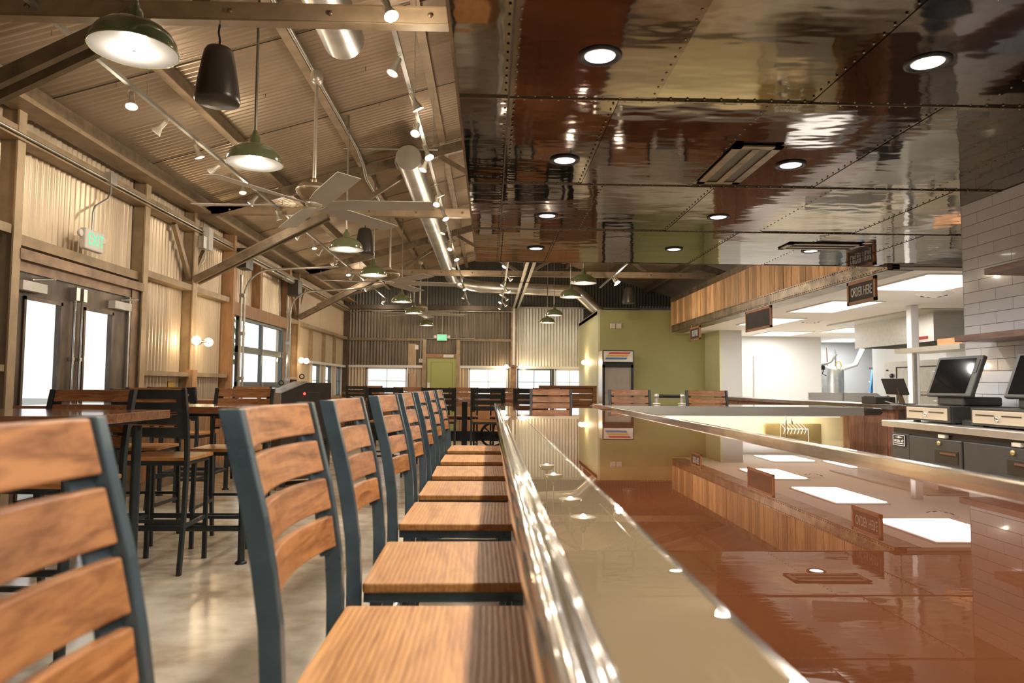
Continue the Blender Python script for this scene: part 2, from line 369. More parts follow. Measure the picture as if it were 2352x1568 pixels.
# girts
B(XW + .012, YN, 3.25, XF, 19.8, 3.365).build('girt', 'tan_steel', wl)
B(XF - .12, YN, 3.245, XF + .03, 19.8, 3.26).build('girt_lip', 'tan_steel', wl)
for a0, a1 in [(YN, 5.9), (8.2, 9.48), (9.6, 10.8), (14.0, 14.66), (14.76, 19.7)]:
    B(XW + .012, a0, 2.46, XF - .01, a1, 2.535).build('girt', 'tan_steel', wl)
for a0, a1 in [(YN, 5.9), (8.2, 9.46), (9.62, 10.8), (14.0, 14.66)]:
    B(XW + .012, a0, 1.33, XF - .01, a1, 1.385).build('girt', 'tan_steel', wl)
B(XW + .012, 6.0, 2.40, XF - .05, 8.12, 2.49).build('door_header', 'tan_steel', wl)
B(XW + .012, 6.0, 2.27, XF + .01, 8.12, 2.36).build('door_header', 'rust_steel', wl)
B(XW + .012, 14.72, 1.70, XF - .04, 19.8, 1.76).build('window_head_trim', 'white_paint', wl)
# struts in the wall plane at the truss posts
for yt in (9.52, 14.7):
    for sgn in (-1, 1):
        MB().beam((XF - .06, yt + sgn * .55, 3.24), (XF - .06, yt + sgn * .05, 2.62), .05, .07).build('strut', 'tan_steel', wl)
# wainscot planks, low
y = 8.2
while y < 11.0:
    w = random.uniform(.10, .16); B(XF - .02, y, .12, XF + .01, y + w - .006, 1.04).build('plank', 'wainscot', wl); y += w
y = 14.75
while y < 19.7:
    w = random.uniform(.13, .2); B(XF - .06, y, .12, XF - .03, y + w - .008, .9).build('plank', 'wainscot', wl); y += w
B(XF - .04, 8.2, 0, XF + .02, 11.0, .12).build('baseboard_left', 'rust_steel', kind='structure')
# conduit along the girt + junction box
cd = empty('trim_1', (XF, YN, 3.3), kind='structure')
MB().tube([(XF + .02, YN, 3.292), (XF + .02, 10.8, 3.292)], .014, 8).build('conduit', 'galv', cd, world=True)
MB().tube([(XF + .02, 11.0, 3.292), (XF + .02, 19.7, 3.30)], .018, 8).build('conduit', 'galv', cd, world=True)

# ---- eave purlin, purlins, roof
cl = struct('ceiling')
Ls = math.hypot(1, SL)
for side in (-1, 1):
    x_e = -4.35 if side < 0 else 5.75
    ln = abs(RX - x_e) * Ls; vd = Vector((1 if side < 0 else -1, 0, SL)).normalized()
    nr = Vector((-SL * (1 if side < 0 else -1), 0, 1)).normalized()
    n = int(math.ceil((YB + .1 - YN) / .92)); me = None
    for i in range(n):
        o = Vector((x_e, YN + i * .92, roofz(x_e)))
        if me is None:
            me = MB().corr((0, 0, 0), (0, 1, 0), vd, nr, .93, ln, .0767, .018).mesh('roof_sheet', 'roof_sheet')
        share(me, 'roof_sheet', cl, o + nr * (.006 * (i % 2)))
for x in (-3.86, -2.84, -1.78, -.69, 2.1, 3.2, 4.3):
    z = roofz(x) - .015
    B(x - .03, YN, z - .13, x + .03, YB - .05, z).build('purlin', 'truss_steel', cl)
    B(x - .03, YN, z - .14, x + .055, YB - .05, z - .128).build('purlin_flange', 'tan_steel', cl)
B(RX - .12, YN, RZ - .2, RX + .12, YB - .05, RZ - .08).build('ridge_beam', 'truss_steel', cl)
B(-3.98, YN, 3.50, -3.74, YB - .05, 3.53).build('eave_angle', 'tan_steel', cl)
# dark sheet seams lapping (screws)
for i in range(0, 25, 2):
    MB().beam((-4.3, YN + i * .92 + .004, roofz(-4.3) - .021), (RX - .1, YN + i * .92 + .004, roofz(RX - .1) - .021), .008, .005).build('lap_seam', 'seam', cl)
rv = MB()
for i in range(25):
    yy = YN + i * .92
    for x in (-3.3, -2.3, -1.3, -.2):
        rv.beam((x, yy + .01, roofz(x) - .02), (x + .0, yy + .01, roofz(x) - .06), .006, .006)
rv.build('roof_screw', 'rust_steel', cl, kind='stuff')

# ---- back wall
wb = struct('wall_back')
NB = (0, -1, 0)
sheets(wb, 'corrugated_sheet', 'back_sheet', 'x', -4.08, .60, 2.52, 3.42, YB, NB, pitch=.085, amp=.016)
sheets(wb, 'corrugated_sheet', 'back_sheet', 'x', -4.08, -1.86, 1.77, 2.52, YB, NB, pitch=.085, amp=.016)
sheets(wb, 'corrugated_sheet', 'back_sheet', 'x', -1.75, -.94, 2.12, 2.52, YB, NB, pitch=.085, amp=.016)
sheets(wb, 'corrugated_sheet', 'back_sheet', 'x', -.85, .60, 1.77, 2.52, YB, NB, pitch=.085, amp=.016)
sheets(wb, 'silver_sheet', 'silver_sheet', 'x', .72, 2.6, 1.75, 3.42, YB, NB, pitch=.085, amp=.016)
for a0, a1 in [(-4.08, -3.45), (-2.28, -1.86), (-.85, -.62), (.50, .60)]:
    sheets(wb, 'lower_sheet', 'wall_sheet', 'x', a0, a1, .9, 1.73, YB, NB, pitch=.085, amp=.016)
for a0, a1, z0, z1 in [(-4.3, 5.7, 1.73, 5.2), (-4.3, -3.43, .9, 1.74), (-2.3, -1.75, 0, 1.74), (-.93, -.61, 0, 1.74), (.49, .73, 0, 1.74), (1.71, 1.79, 0, 1.74)]: B(a0, YB + .03, z0, a1, YB + .08, z1).build('backing', 'gable_sheet', wb)
B(-4.1, YB - .01, 0, -1.8, YB + .05, .95).build('lower_panel', 'wainscot', wb)
B(-.9, YB - .01, 0, 5.6, YB + .05, .95).build('lower_panel', 'wainscot', wb)
# gable
n = 12; x0 = -4.3; x1 = 5.7; w = (x1 - x0) / n
for i in range(n):
    a = x0 + i * w; k = int(w / .085 * 6); vs = []
    for j in range(k + 1):
        x = a + w * j / k; yy = YB - math.cos(2 * PI * x / .085) * .015
        vs += [(x, yy, 3.42), (x, yy, max(3.44, roofz(x) - .01))]
    MB().add(vs, [(2 * j, 2 * j + 2, 2 * j + 3, 2 * j + 1) for j in range(k)], True).build('gable_sheet', 'gable_sheet', wb)
B(-4.08, YB - .06, 2.46, -1.86, YB, 2.53).build('girt', 'truss_steel', wb); B(-.86, YB - .06, 2.46, .6, YB, 2.53).build('girt', 'truss_steel', wb)
B(-4.1, YB - .10, 3.33, .62, YB, 3.45).build('gable_beam', 'dark_truss', wb); B(.62, YB - .06, 3.40, 5.6, YB, 3.44).build('gable_beam', 'galv', wb)
MB().tube([(-3.85, YB - .12, 3.2), (-3.6, YB - .12, 3.29), (.66, YB - .12, 3.29)], .013, 8).build('conduit', 'galv', wb)
B(-4.08, YB - .07, 1.71, -1.86, YB, 1.78).build('window_head_trim', 'white_paint', wb)
B(-.86, YB - .07, 1.71, 2.6, YB, 1.78).build('window_head_trim', 'white_paint', wb)
B(-4.08, YB - .10, .90, -1.86, YB, .97).build('window_sill_trim', 'white_paint', wb)
B(.56, YB - .12, 0, .72, YB, 3.42).build('post', 'rust_steel', wb); B(.61, YB - .135, 1.75, .67, YB - .11, 3.45).build('post_angle', 'silver_sheet', wb)
for x in (-1.83, -.90): B(x - .05, YB - .1, 0, x + .05, YB, 2.5).build('post', 'tan_steel', wb)
B(-1.79, YB - .08, 2.00, -.93, YB, 2.10).build('wood_header', 'orange_wood', wb)
B(-2.28, YB - .05, 1.78, -2.06, YB - .02, 2.38).build('plywood_patch', 'plywood', wb)
B(-2.26, YB - .05, 1.05, -2.08, YB - .02, 1.55).build('plywood_patch', 'plywood', wb)
B(-1.98, YB - .08, 1.86, -1.88, YB - .02, 1.96).build('outlet_box', 'white_plastic', wb)
B(-2.1, YB - .08, 2.22, -2.0, YB - .02, 2.34).build('outlet_box', 'white_plastic', wb)
MB().tube([(-1.93, YB - .09, 1.9), (-1.93, YB - .09, 2.45), (-1.86, YB - .09, 2.53), (-.45, YB - .09, 2.53)], .014, 8).build('conduit', 'galv', wb)
B(4.2, YB, 0, 12, YB + .1, 3.5).build('wall_panel', 'white_wall', wb)

# ---- windows
def window(n, kind, a0, a1, z0, z1, cols, rows, plane, frame_m, t=.04, glassm='glass', depth=.06):
    w_ = struct('window_%d' % n)
    def bx(u0, u1, y0, y1, nm, m, d0, d1, par=w_):
        if kind == 'y': return B(d0, u0, y0, d1, u1, y1).build(nm, m, par)
        return B(u0, d0, y0, u1, d1, y1).build(nm, m, par)
    d0, d1 = plane - depth / 2, plane + depth / 2
    bx(a0, a1, z1 - t, z1, 'frame', frame_m, d0, d1); bx(a0, a1, z0, z0 + t, 'frame', frame_m, d0, d1)
    bx(a0, a0 + t, z0, z1, 'frame', frame_m, d0, d1); bx(a1 - t, a1, z0, z1, 'frame', frame_m, d0, d1)
    for i in range(1, cols): u = a0 + (a1 - a0) * i / cols; bx(u - .008, u + .008, z0 + t, z1 - t, 'muntin', frame_m, plane - .012, plane + .012)
    for i in range(1, rows): z = z0 + (z1 - z0) * i / rows; bx(a0 + t, a1 - t, z - .008, z + .008, 'muntin', frame_m, plane - .012, plane + .012)
    for i in range(cols):
        for j in range(rows):
            ua, ub = a0 + (a1 - a0) * i / cols, a0 + (a1 - a0) * (i + 1) / cols; za, zb = z0 + (z1 - z0) * j / rows, z0 + (z1 - z0) * (j + 1) / rows
            bx(ua + .01, ub - .01, za + .01, zb - .01, 'pane', glassm, plane - .003, plane + .003)
    return w_
window(1, 'x', -3.42, -2.31, .97, 1.71, 2, 2, YB, 'white_paint')
window(2, 'x', -.60, .48, .97, 1.71, 2, 2, YB, 'white_paint')
window(3, 'x', .74, 1.70, .97, 1.71, 2, 2, YB, 'garage_frame')
window(4, 'x', 1.80, 2.62, .97, 1.71, 2, 2, YB, 'white_paint')
for k, (a0, a1) in enumerate([(16.2, 16.95), (17.5, 18.15), (18.7, 19.3)]):
    window(5 + k, 'y', a0, a1, .95, 1.70, 1, 2, XW + .03, 'garage_frame')
    for u in (a0 - .05, a1): B(XW, u, .95, XW + .08, u + .05, 1.72).build('jamb', 'white_paint', wl)

# ---- roll-up window door on the left wall
gd = struct('window_8'); X8 = -4.0
zs = [.12, .65, 1.22, 1.79, 2.30]
for i, z in enumerate(zs): B(X8 - .02, 11.35, z - .05, X8 + .035, 13.75, z + .05).build('rail', 'garage_frame', gd)
for yy in (11.35, 12.47, 13.67): B(X8 - .02, yy, .1, X8 + .03, yy + .09, 2.3).build('stile', 'garage_frame', gd)
for i in range(4):
    for a0, a1 in ((11.44, 12.47), (12.56, 13.67)):
        B(X8 - .003, a0, zs[i] + .05, X8 + .003, a1, zs[i + 1] - .05).build('pane', 'glass', gd)
for yy in (12.5, 13.7, 11.4):
    for z in zs[1:4]: B(X8 + .035, yy, z - .05, X8 + .05, yy + .04, z + .05).build('hinge', 'galv', gd)
for yy in (11.28, 13.86):
    B(XF - .02, yy - .03, .1, XF + .005, yy + .03, 2.95).build('track_angle', 'galv', gd)
    pts = [(XF + .05, yy, .1), (XF + .05, yy, 2.62)]
    pts += [(XF + .05 + .42 * (1 - math.cos(a)), yy, 2.62 + .42 * math.sin(a)) for a in [PI / 2 * i / 8 for i in range(1, 9)]] + [(XF + 1.5, yy, 3.10)]
    MB().tube(pts, .017, 8).build('track', 'galv', gd)
    for z in (.6, 1.3, 2.0, 2.6): B(XF - .02, yy - .05, z, XF + .06, yy + .05, z + .05).build('bracket', 'galv', gd)
B(XF + .0, 10.98, 3.02, XF + .16, 11.3, 3.32).build('opener_box', 'black_metal', gd)
B(XF + .0, 13.8, 2.95, XF + .2, 14.1, 3.25).build('opener_box', 'machine', gd)
MB().tube([(XF + .1, 11.3, 3.2), (XF + .1, 13.8, 3.2)], .016, 8).build('torsion_shaft', 'galv', gd)
MB().tube([(XF + .1, 13.2, 3.2), (XF + .1, 13.75, 3.2)], .05, 12).build('torsion_spring', 'galv', gd)

# ---- double steel doors on the left wall
dd = struct('door_1'); XD = -4.0
B(XD - .05, 5.99, 0, XD + .03, 6.03, 2.25).build('jamb', 'rust_steel', dd); B(XD - .05, 7.94, 0, XD + .05, 8.11, 2.27).build('jamb', 'rust_steel', dd)
B(XD - .05, 6.0, 2.18, XD + .04, 8.1, 2.27).build('head', 'rust_steel', dd)
B(XD + .0, 7.90, 0, XD + .045, 7.945, 2.18).build('weather_strip', 'galv', dd)
for (a0, a1, g0, g1) in [(6.03, 6.925, 6.2, 6.69), (6.935, 7.90, 7.10, 7.585)]:
    lf = B(XD - .02, a0, .02, XD + .02, g0, 2.17); lf.box(XD - .02, g1, .02, XD + .02, a1, 2.17); lf.box(XD - .02, g0, 1.96, XD + .02, g1, 2.17); lf.box(XD - .02, g0, .02, XD + .02, g1, .25)
    leaf = lf.build('door_leaf', 'patina', dd)
    B(XD - .003, g0, .25, XD + .003, g1, 1.96).build('pane', 'glass', leaf)
    fr = MB()
    for q in ((g0 - .03, 1.95, g1 + .03, 1.98), (g0 - .03, .22, g1 + .03, .25), (g0 - .03, .22, g0, 1.98), (g1, .22, g1 + .03, 1.98)): fr.box(XD + .02, q[0], q[1], XD + .032, q[2], q[3])
    fr.build('glazing_bead', 'patina', leaf)
for yy in (6.87, 6.99):
    MB().tube([(XD + .05, yy, .1), (XD + .05, yy, 2.05)], .012, 8).build('panic_rod', 'chrome', dd)
    B(XD + .02, yy - .03, 2.02, XD + .08, yy + .03, 2.14).build('rod_latch', 'stainless', dd)
    for z in (.9, 1.45): B(XD + .02, yy - .02, z, XD + .06, yy + .02, z + .03).build('rod_guide', 'galv', dd)
for y0, y1 in ((6.05, 6.38), (7.52, 7.86)):
    B(XD + .02, y0, 2.02, XD + .09, y1, 2.10).build('door_closer', 'white_plastic', dd)
    MB().tube([(XD + .06, (y0 + y1) / 2, 2.12), (XD + .18, (y0 + y1) / 2 + .12, 2.14), (XD + .03, (y0 + y1) / 2 + .3, 2.17)], .01, 6).build('closer_arm', 'galv', dd)

# ---- green back door
d2 = struct('door_2')
B(-1.77, YB - .05, 0, -.92, YB + .02, 2.0).build('frame', 'tan_steel', d2)
B(-1.735, YB - .08, .01, -.95, YB - .045, 1.965).build('door_leaf', 'green_door', d2)
for a in ((-1.65, -1.63, .2, 1.88), (-1.06, -1.04, .2, 1.88), (-1.65, -1.04, 1.86, 1.88)): B(a[0], YB - .085, a[2], a[1], YB - .079, a[3]).build('moulding', 'green_wall', d2)
B(-1.74, YB - .095, .9, -1.66, YB - .08, 1.3).build('push_plate', 'stainless', d2)
B(-1.3, YB - .12, 2.0, -1.02, YB - .07, 2.08).build('door_closer', 'white_plastic', d2)

# ---- right wall above the kitchen, rear wall behind the camera, kitchen shell
B(5.45, YN, 3.0, 5.55, YB, 3.75).build('wall_right', 'gable_sheet', kind='structure')
wr = struct('wall_rear')
for a0, a1, z0, z1 in [(-4.2, 9.0, 2.6, 5.2), (-4.2, 9.0, 0, .5), (-4.2, -3.6, .5, 2.6), (-2.0, -1.6, .5, 2.6), (0, .4, .5, 2.6), (2.0, 9.0, .5, 2.6)]:
    B(a0, YN - .1, z0, a1, YN, z1).build('wall_panel', 'wall_sheet', wr)
for k, (a0, a1) in enumerate([(-3.6, -2.0), (-1.6, 0), (.4, 2.0)]): window(9 + k, 'x', a0, a1, .5, 2.6, 2, 3, YN - .05, 'garage_frame')
B(8.9, YN, 0, 9.0, 6.9, 3.4).build('wall_right', 'white_wall', kind='structure')

# green box room
XG, YG, ZG = 2.475, 16.4, 3.01
wg = struct('wall_green')
B(XG + .05, YG, 0, 5.2, YG + .1, ZG).build('front_face', 'green_wall', wg)
B(XG, YG - .0, 0, XG + .05, YB, ZG).build('side_face', 'pale_green', wg)
B(XG, YG + .1, ZG - .1, 5.2, YB, ZG - .02).build('top', 'white_wall', wg)
# kitchen
ZK = 2.48
kt = struct('wall_kitchen')
B(4.97, 15.35, 0, 5.02, 16.4, ZK).build('return_face', 'pale_green', kt)
B(5.02, 15.35, 0, 5.46, 17.2, ZK).build('pilaster', 'white_wall', kt)
B(5.46, 17.15, 0, 8.05, 17.25, ZK).build('back_face', 'white_wall', kt)
B(8.0, 17.25, 0, 8.05, 19.5, ZK).build('back_face', 'white_wall', kt)
B(8.0, 19.4, 0, 12, 19.5, ZK).build('back_face', 'white_wall', kt)
B(9.4, 12.9, 0, 9.5, 17.3, ZK).build('back_face', 'white_wall', kt)
B(11.9, 6.9, 0, 12, 19.5, ZK).build('side_face', 'white_wall', kt)
B(7.2, 6.9, 0, 12, 7.0, ZK).build('near_face', 'white_wall', kt)
B(6.38, 17.10, .9, 6.40, 17.15, 2.0).build('panel_joint', 'white_wall', kt)
kc = struct('ceiling_kitchen')
B(4.2, 7.28, ZK, 12, 19.5, ZK + .06).build('ceiling_board', 'kitchen_ceiling', kc)
# ---------------------------------------------------------------- kitchen troffers
def tro(n, ax, ay, w, d, label):
    p = onZ(ax, ay, ZK); q = [(p.x - w / 2, p.y - d / 2), (p.x + w / 2, p.y + d / 2)]
    x0, y0, x1, y1 = p.x - w / 2, p.y - d / 2, p.x + w / 2, p.y + d / 2
    t = thing('troffer_light', label, 'ceiling light', (p.x, p.y, ZK), 0, 'kitchen ceiling lights')
    B(x0, y0, ZK - .012, x1, y1, ZK - .004).build('diffuser', 'troffer', t, world=True)
    fr = MB()
    for q in ((x0 - .03, y0 - .03, x1 + .03, y0), (x0 - .03, y1, x1 + .03, y1 + .03), (x0 - .03, y0, x0, y1), (x1, y0, x1 + .03, y1)): fr.box(q[0], q[1], ZK - .015, q[2], q[3], ZK)
    fr.build('frame', 'white_paint', t, world=True)
    l = lamp('panel_light', 'AREA', (0, 0, -.03), 17, (1, .97, .92), t); l.data.shape = 'RECTANGLE'; l.data.size = w; l.data.size_y = d
tro(1, 2150, 648, .95, 1.25, 'bright square ceiling panel behind the ORDER HERE board')
tro(2, 1912, 704, .72, 1.5, 'bright ceiling panel between the blank board and ORDER HERE board')
tro(3, 1768, 738, .72, 1.4, 'bright ceiling panel hidden partly by the blank chalkboard')
tro(4, 1795, 765, .9, 1.2, 'bright ceiling panel close to the white back wall')
tro(5, 1955, 757, .75, 1.2, 'bright ceiling panel beside the far end of the steel hood')
t = thing('troffer_light', 'bright ceiling panel added to light the back room with the water heater', 'ceiling light', (9.2, 18.2, ZK), 0, 'kitchen ceiling lights')  # extra panel added to brighten the dark back room
B(8.8, 17.7, ZK - .012, 9.6, 18.7, ZK - .004).build('diffuser', 'troffer', t, world=True)
l = lamp('panel_light', 'AREA', (0, 0, -.03), 22, (.93, .96, 1), t); l.data.size = .9
def diffuser(px, py, label, w=.45):
    p = onZ(px, py, ZK); t = thing('air_diffuser', label, 'vent', (p.x, p.y, ZK), 0, 'round kitchen ceiling vents')
    for r0, z in ((.22, 0), (.15, -.015), (.08, -.03)): MB().lathe([(r0, z), (r0 - .06, z - .03), (r0 - .065, z - .03), (r0 - .01, z)], 20).build('cone', 'white_paint', t)
diffuser(2145, 674, 'white round ceiling vent above the white kitchen post'); diffuser(1862, 736, 'small round ceiling vent near the blank chalkboard'); diffuser(1722, 775, 'small round ceiling vent near the white pilaster')

# ---------------------------------------------------------------- fascia over the order counter
XA, Y0F, Y1F, ZF0, ZF1 = 4.17, 7.28, 16.2, 2.49, 3.28
fa = struct('trim_2')
y = Y0F
while y < Y1F:
    w = random.uniform(.13, .22); w = min(w, Y1F - y)
    B(XA - .012 - random.uniform(0, .01), y + .003, ZF0 + .14, XA + .02, y + w - .003, ZF1 - .10).build('plank', 'plank_wood', fa); y += w
B(XA + .02, Y0F, ZF0, XA + .10, Y1F, ZF1).build('backing', 'dark_wood', fa)
y = Y0F
while y < Y1F:
    w = min(1.15, Y1F - y)
    B(XA - .03, y, ZF0 - .01, XA + .03, y + w - .002, ZF0 + .15).build('copper_band', 'trim_brass', fa)
    B(XA - .03, y, ZF0 - .012, XA + .25, y + w - .002, ZF0 - .004).build('copper_soffit', 'trim_brass', fa)
    B(XA - .03, y, ZF1 - .11, XA + .06, y + w - .002, ZF1).build('copper_band', 'trim_brass', fa); y += w
rv = MB(); y = Y0F
while y < Y1F:
    for z in (ZF0 + .015, ZF0 + .13): rv.sphere((XA - .031, y, z), .008, 6, 4)
    y += .06
rv.build('rivets', 'rivet', fa, kind='stuff')
B(XA - .02, Y1F, ZF0, XA + 1.0, Y1F + .08, ZF1).build('end_face', 'plank_wood', fa)

# ---------------------------------------------------------------- trusses
YT = [4.4, 9.55, 14.7]
def truss(y, label):
    t = thing('roof_truss', label, 'truss', (RX, y, 3.5), 0, 'steel roof trusses')
    zc = 3.51; xl, xr = -3.95, 5.33
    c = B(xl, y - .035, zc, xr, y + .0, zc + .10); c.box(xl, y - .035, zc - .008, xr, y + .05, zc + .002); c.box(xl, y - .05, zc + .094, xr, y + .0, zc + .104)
    c.build('bottom_chord', 'tan_steel', t, world=True)  # paler steel than the rafters, putting the light on the chord into colour
    for i in range(14):
        x = -3.5 + i * .62
        MB().lathe([(.016, 0), (.016, .012), (.001, .014)], 6, Matrix.Translation((x, y - .035, zc + .05)) @ Matrix.Rotation(PI / 2, 4, 'X')).build('bolt', 'rust_steel', t, world=True)
    for s in (-1, 1):
        xe = xl if s < 0 else xr
        MB().beam((xe, y, roofz(xe) - .22), (RX, y, RZ - .28), .07, .13).build('rafter', 'truss_steel', t, world=True)
        for (xa, xb, up) in ((1.35 * s * 2 + RX - s * .1, RX + s * 1.45, 1), (RX + s * 1.45, RX + s * .1, 0)):
            za = zc + .08; zb = roofz(xb) - .28 if up else zc + .08
            if up: MB().beam((xa, y + .02, za), (xb, y + .02, zb), .05, .06).build('web_member', 'truss_steel', t, world=True)
            else: MB().beam((xa, y + .02, roofz(xa) - .28), (xb, y + .02, zc + .08), .05, .06).build('web_member', 'truss_steel', t, world=True)
    B(RX - .03, y - .02, zc + .1, RX + .03, y + .04, RZ - .3).build('king_post', 'truss_steel', t, world=True)
    for s in ((-1,) if True else (-1, 1)):
        x0 = XF if s < 0 else 5.3
        for dy in (-.075, .055):
            MB().beam((x0, y + dy, 2.60), (x0 - s * 1.72, y + dy, 3.50), .05, .09).build('knee_brace', 'truss_steel', t, world=True)
        MB().beam((x0 - s * .35, y, 2.87), (x0 - s * 1.4, y, 3.42), .06, .02).build('brace_plate', 'tan_steel', t, world=True)
    return t
truss(YT[0], 'steel roof truss over the bar with the loudspeaker hanging from its chord')
truss(YT[1], 'steel roof truss behind the big ceiling fan, meeting the wall beside the double doors')
truss(YT[2], 'steel roof truss beyond the roll-up window, crossing in front of the cross duct')
bm = thing('centre_beam', 'double steel channel beam running under the ridge to the back wall', 'beam', (RX, 13.5, 3.40))
for x in (RX - .09, RX + .02):
    for a0, a1 in ((7.6, 14.64), (14.76, 19.85)):
        b = B(x, a0, 3.38, x + .07, a1, 3.39); b.box(x + (.06 if x < RX else 0), a0, 3.38, x + (.07 if x < RX else .01), a1, 3.5)
        b.build('channel', 'galv', bm, world=True)

# ---------------------------------------------------------------- ducts
def duct(name, label, pts, r, caps=True):
    t = thing(name, label, 'duct', Vector(pts[0]) - Vector((0, 0, r)))
    MB().tube(pts, r, 28).build('pipe', 'duct', t, world=True)
    return t
ZD = H + 2.75
d = duct('spiral_duct', 'long silver spiral duct with a flat end cap, turning toward the green room', [(-1.02, 8.56, ZD), (-1.02, 18.2, ZD)] + [(-1.02 + .75 * (1 - math.cos(a)), 18.2 + .75 * math.sin(a), ZD - .02 * i) for i, a in enumerate([PI / 2 * k / 8 for k in range(1, 9)])] + [(2.1, 18.95, ZD - .22)] + [(2.1 + .5 * math.sin(a), 18.95, ZD - .22 - .5 * (1 - math.cos(a))) for a in (.25, .5, .78)] + [(2.95, 18.9, ZD - .85), (3.2, 18.7, ZD - .97), (5.2, 18.6, ZD - .98)], .155)
y = 8.9
while y < 18:
    MB().tube([(-1.02, y, ZD), (-1.02, y + .012, ZD)], .1585, 28, caps=False).build('seam_ring', 'duct', d, world=True); y += .2
for y in (8.75, 11.2, 13.4, 16.0):
    for s in (-1, 1):
        MB().beam((-1.02 + s * .165, y - .12, ZD - .02), (-1.02 + s * .165, y + .12, ZD - .02), .02, .06).build('air_scoop', 'galv', d, world=True)
d2_ = duct('spiral_duct', 'short silver duct over the bar ending above the loudspeaker truss', [(-1.2, 5.6, ZD), (-1.2, 1.2, ZD)], .165)
MB().tube([(-1.2, 4.9, ZD), (-1.2, 4.92, ZD)], .169, 28, caps=False).build('seam_ring', 'duct', d2_, world=True)
for y in (9.4, 12, 15): MB().tube([(-1.02, y, ZD + .15), (-1.02, y, roofz(-1.02))], .004, 5).build('hanger_wire', 'galv', d, world=True)
MB().tube([(-1.2, 4.0, ZD + .15), (-1.2, 4.0, roofz(-1.2))], .004, 5).build('hanger_wire', 'galv', d2_, world=True)
# roof conduit between the purlins
cdt = empty('trim_3', (-1.72, YN, 4.2), kind='structure')
MB().tube([(-1.70, .5, roofz(-1.7) - .17), (-1.70, 8.9, roofz(-1.7) - .17), (-1.66, 9.1, roofz(-1.7) - .3), (-1.66, 9.35, roofz(-1.7) - .42), (-1.66, 10.4, roofz(-1.7) - .42)], .02, 8).build('conduit', 'galv', cdt, world=True)
MB().tube([(-1.9, 9.0, 4.25), (-.7, 9.0, 4.25)], .014, 8).build('conduit', 'galv', cdt, world=True)

# ---------------------------------------------------------------- pendants
def make_pendant():
    t = thing('pendant_lamp', '', 'pendant lamp', (0, 0, 0))
    R = .193
    sh = [(R, 0), (R - .001, .014), (R - .010, .046), (R - .03, .080), (R - .065, .110), (.085, .128), (.036, .138)]
    MB().lathe(sh, 36).build('shade', 'green_enamel', t)
    MB().lathe([(r_ - .004, z - .003) for r_, z in sh], 36).build('liner', 'white_enamel', t)
    MB().tube([(R * math.cos(2 * PI * i / 36), R * math.sin(2 * PI * i / 36), 0) for i in range(36)], .004, 6, closed=True).build('rim', 'green_enamel', t)
    MB().lathe([(.044, .135), (.038, .155), (.034, .19), (.02, .205), (.016, .225), (.012, .235)], 20).build('neck', 'green_enamel', t)
    MB().lathe([(.012, .13), (.03, .11), (.034, .09), (.03, .07), (.014, .058), (.001, .056)], 16).build('bulb', 'bulb', t)
    lamp('lamp_light', 'POINT', (0, 0, .012), 21, WARM, t, size=.05)
    return t
pend = make_pendant()
pl = []
for px, py in [(298, 115), (580, 375), (795, 573), (851, 632), (915, 693), (939, 719), (971, 747)]: pl.append((-1.67, onZ(px, py, H + 1.54).y))
for px, py in [(1332, 650), (1303, 682), (1265, 724), (1250, 741)]: pl.append((1.39, onZ(px, py, H + 1.54).y))
plab = ['green dome pendant lamp hanging beside the loudspeaker over the bar', 'green dome pendant lamp just in front of the big ceiling fan', 'green dome pendant lamp beside the second loudspeaker', 'green dome pendant lamp closest beside the middle ceiling fan', 'green dome pendant lamp under the tip of the middle ceiling fan', 'green dome pendant lamp in front of the farthest ceiling fan motor', 'green dome pendant lamp nearest the exit door on the back wall',
        'green dome pendant lamp below the soffit edge nearest the big duct elbow', 'green dome pendant lamp second in its row from the duct elbow', 'green dome pendant lamp third in its row from the duct elbow, before the silver wall', 'green dome pendant lamp lowest against the silver corrugated wall']
prev = None
for i, (x, y) in enumerate(pl):
    p_ = pend if i == 0 else dup(pend, (0, 0, 0), 0)
    p_.location = (x, y, H + 1.54); p_['label'] = plab[i]; p_['group'] = 'green dome pendants'
    MB().tube([(0, 0, .22), (0, 0, roofz(x) - .02 - H - 1.54)], .011, 8).build('stem', 'brushed', p_)
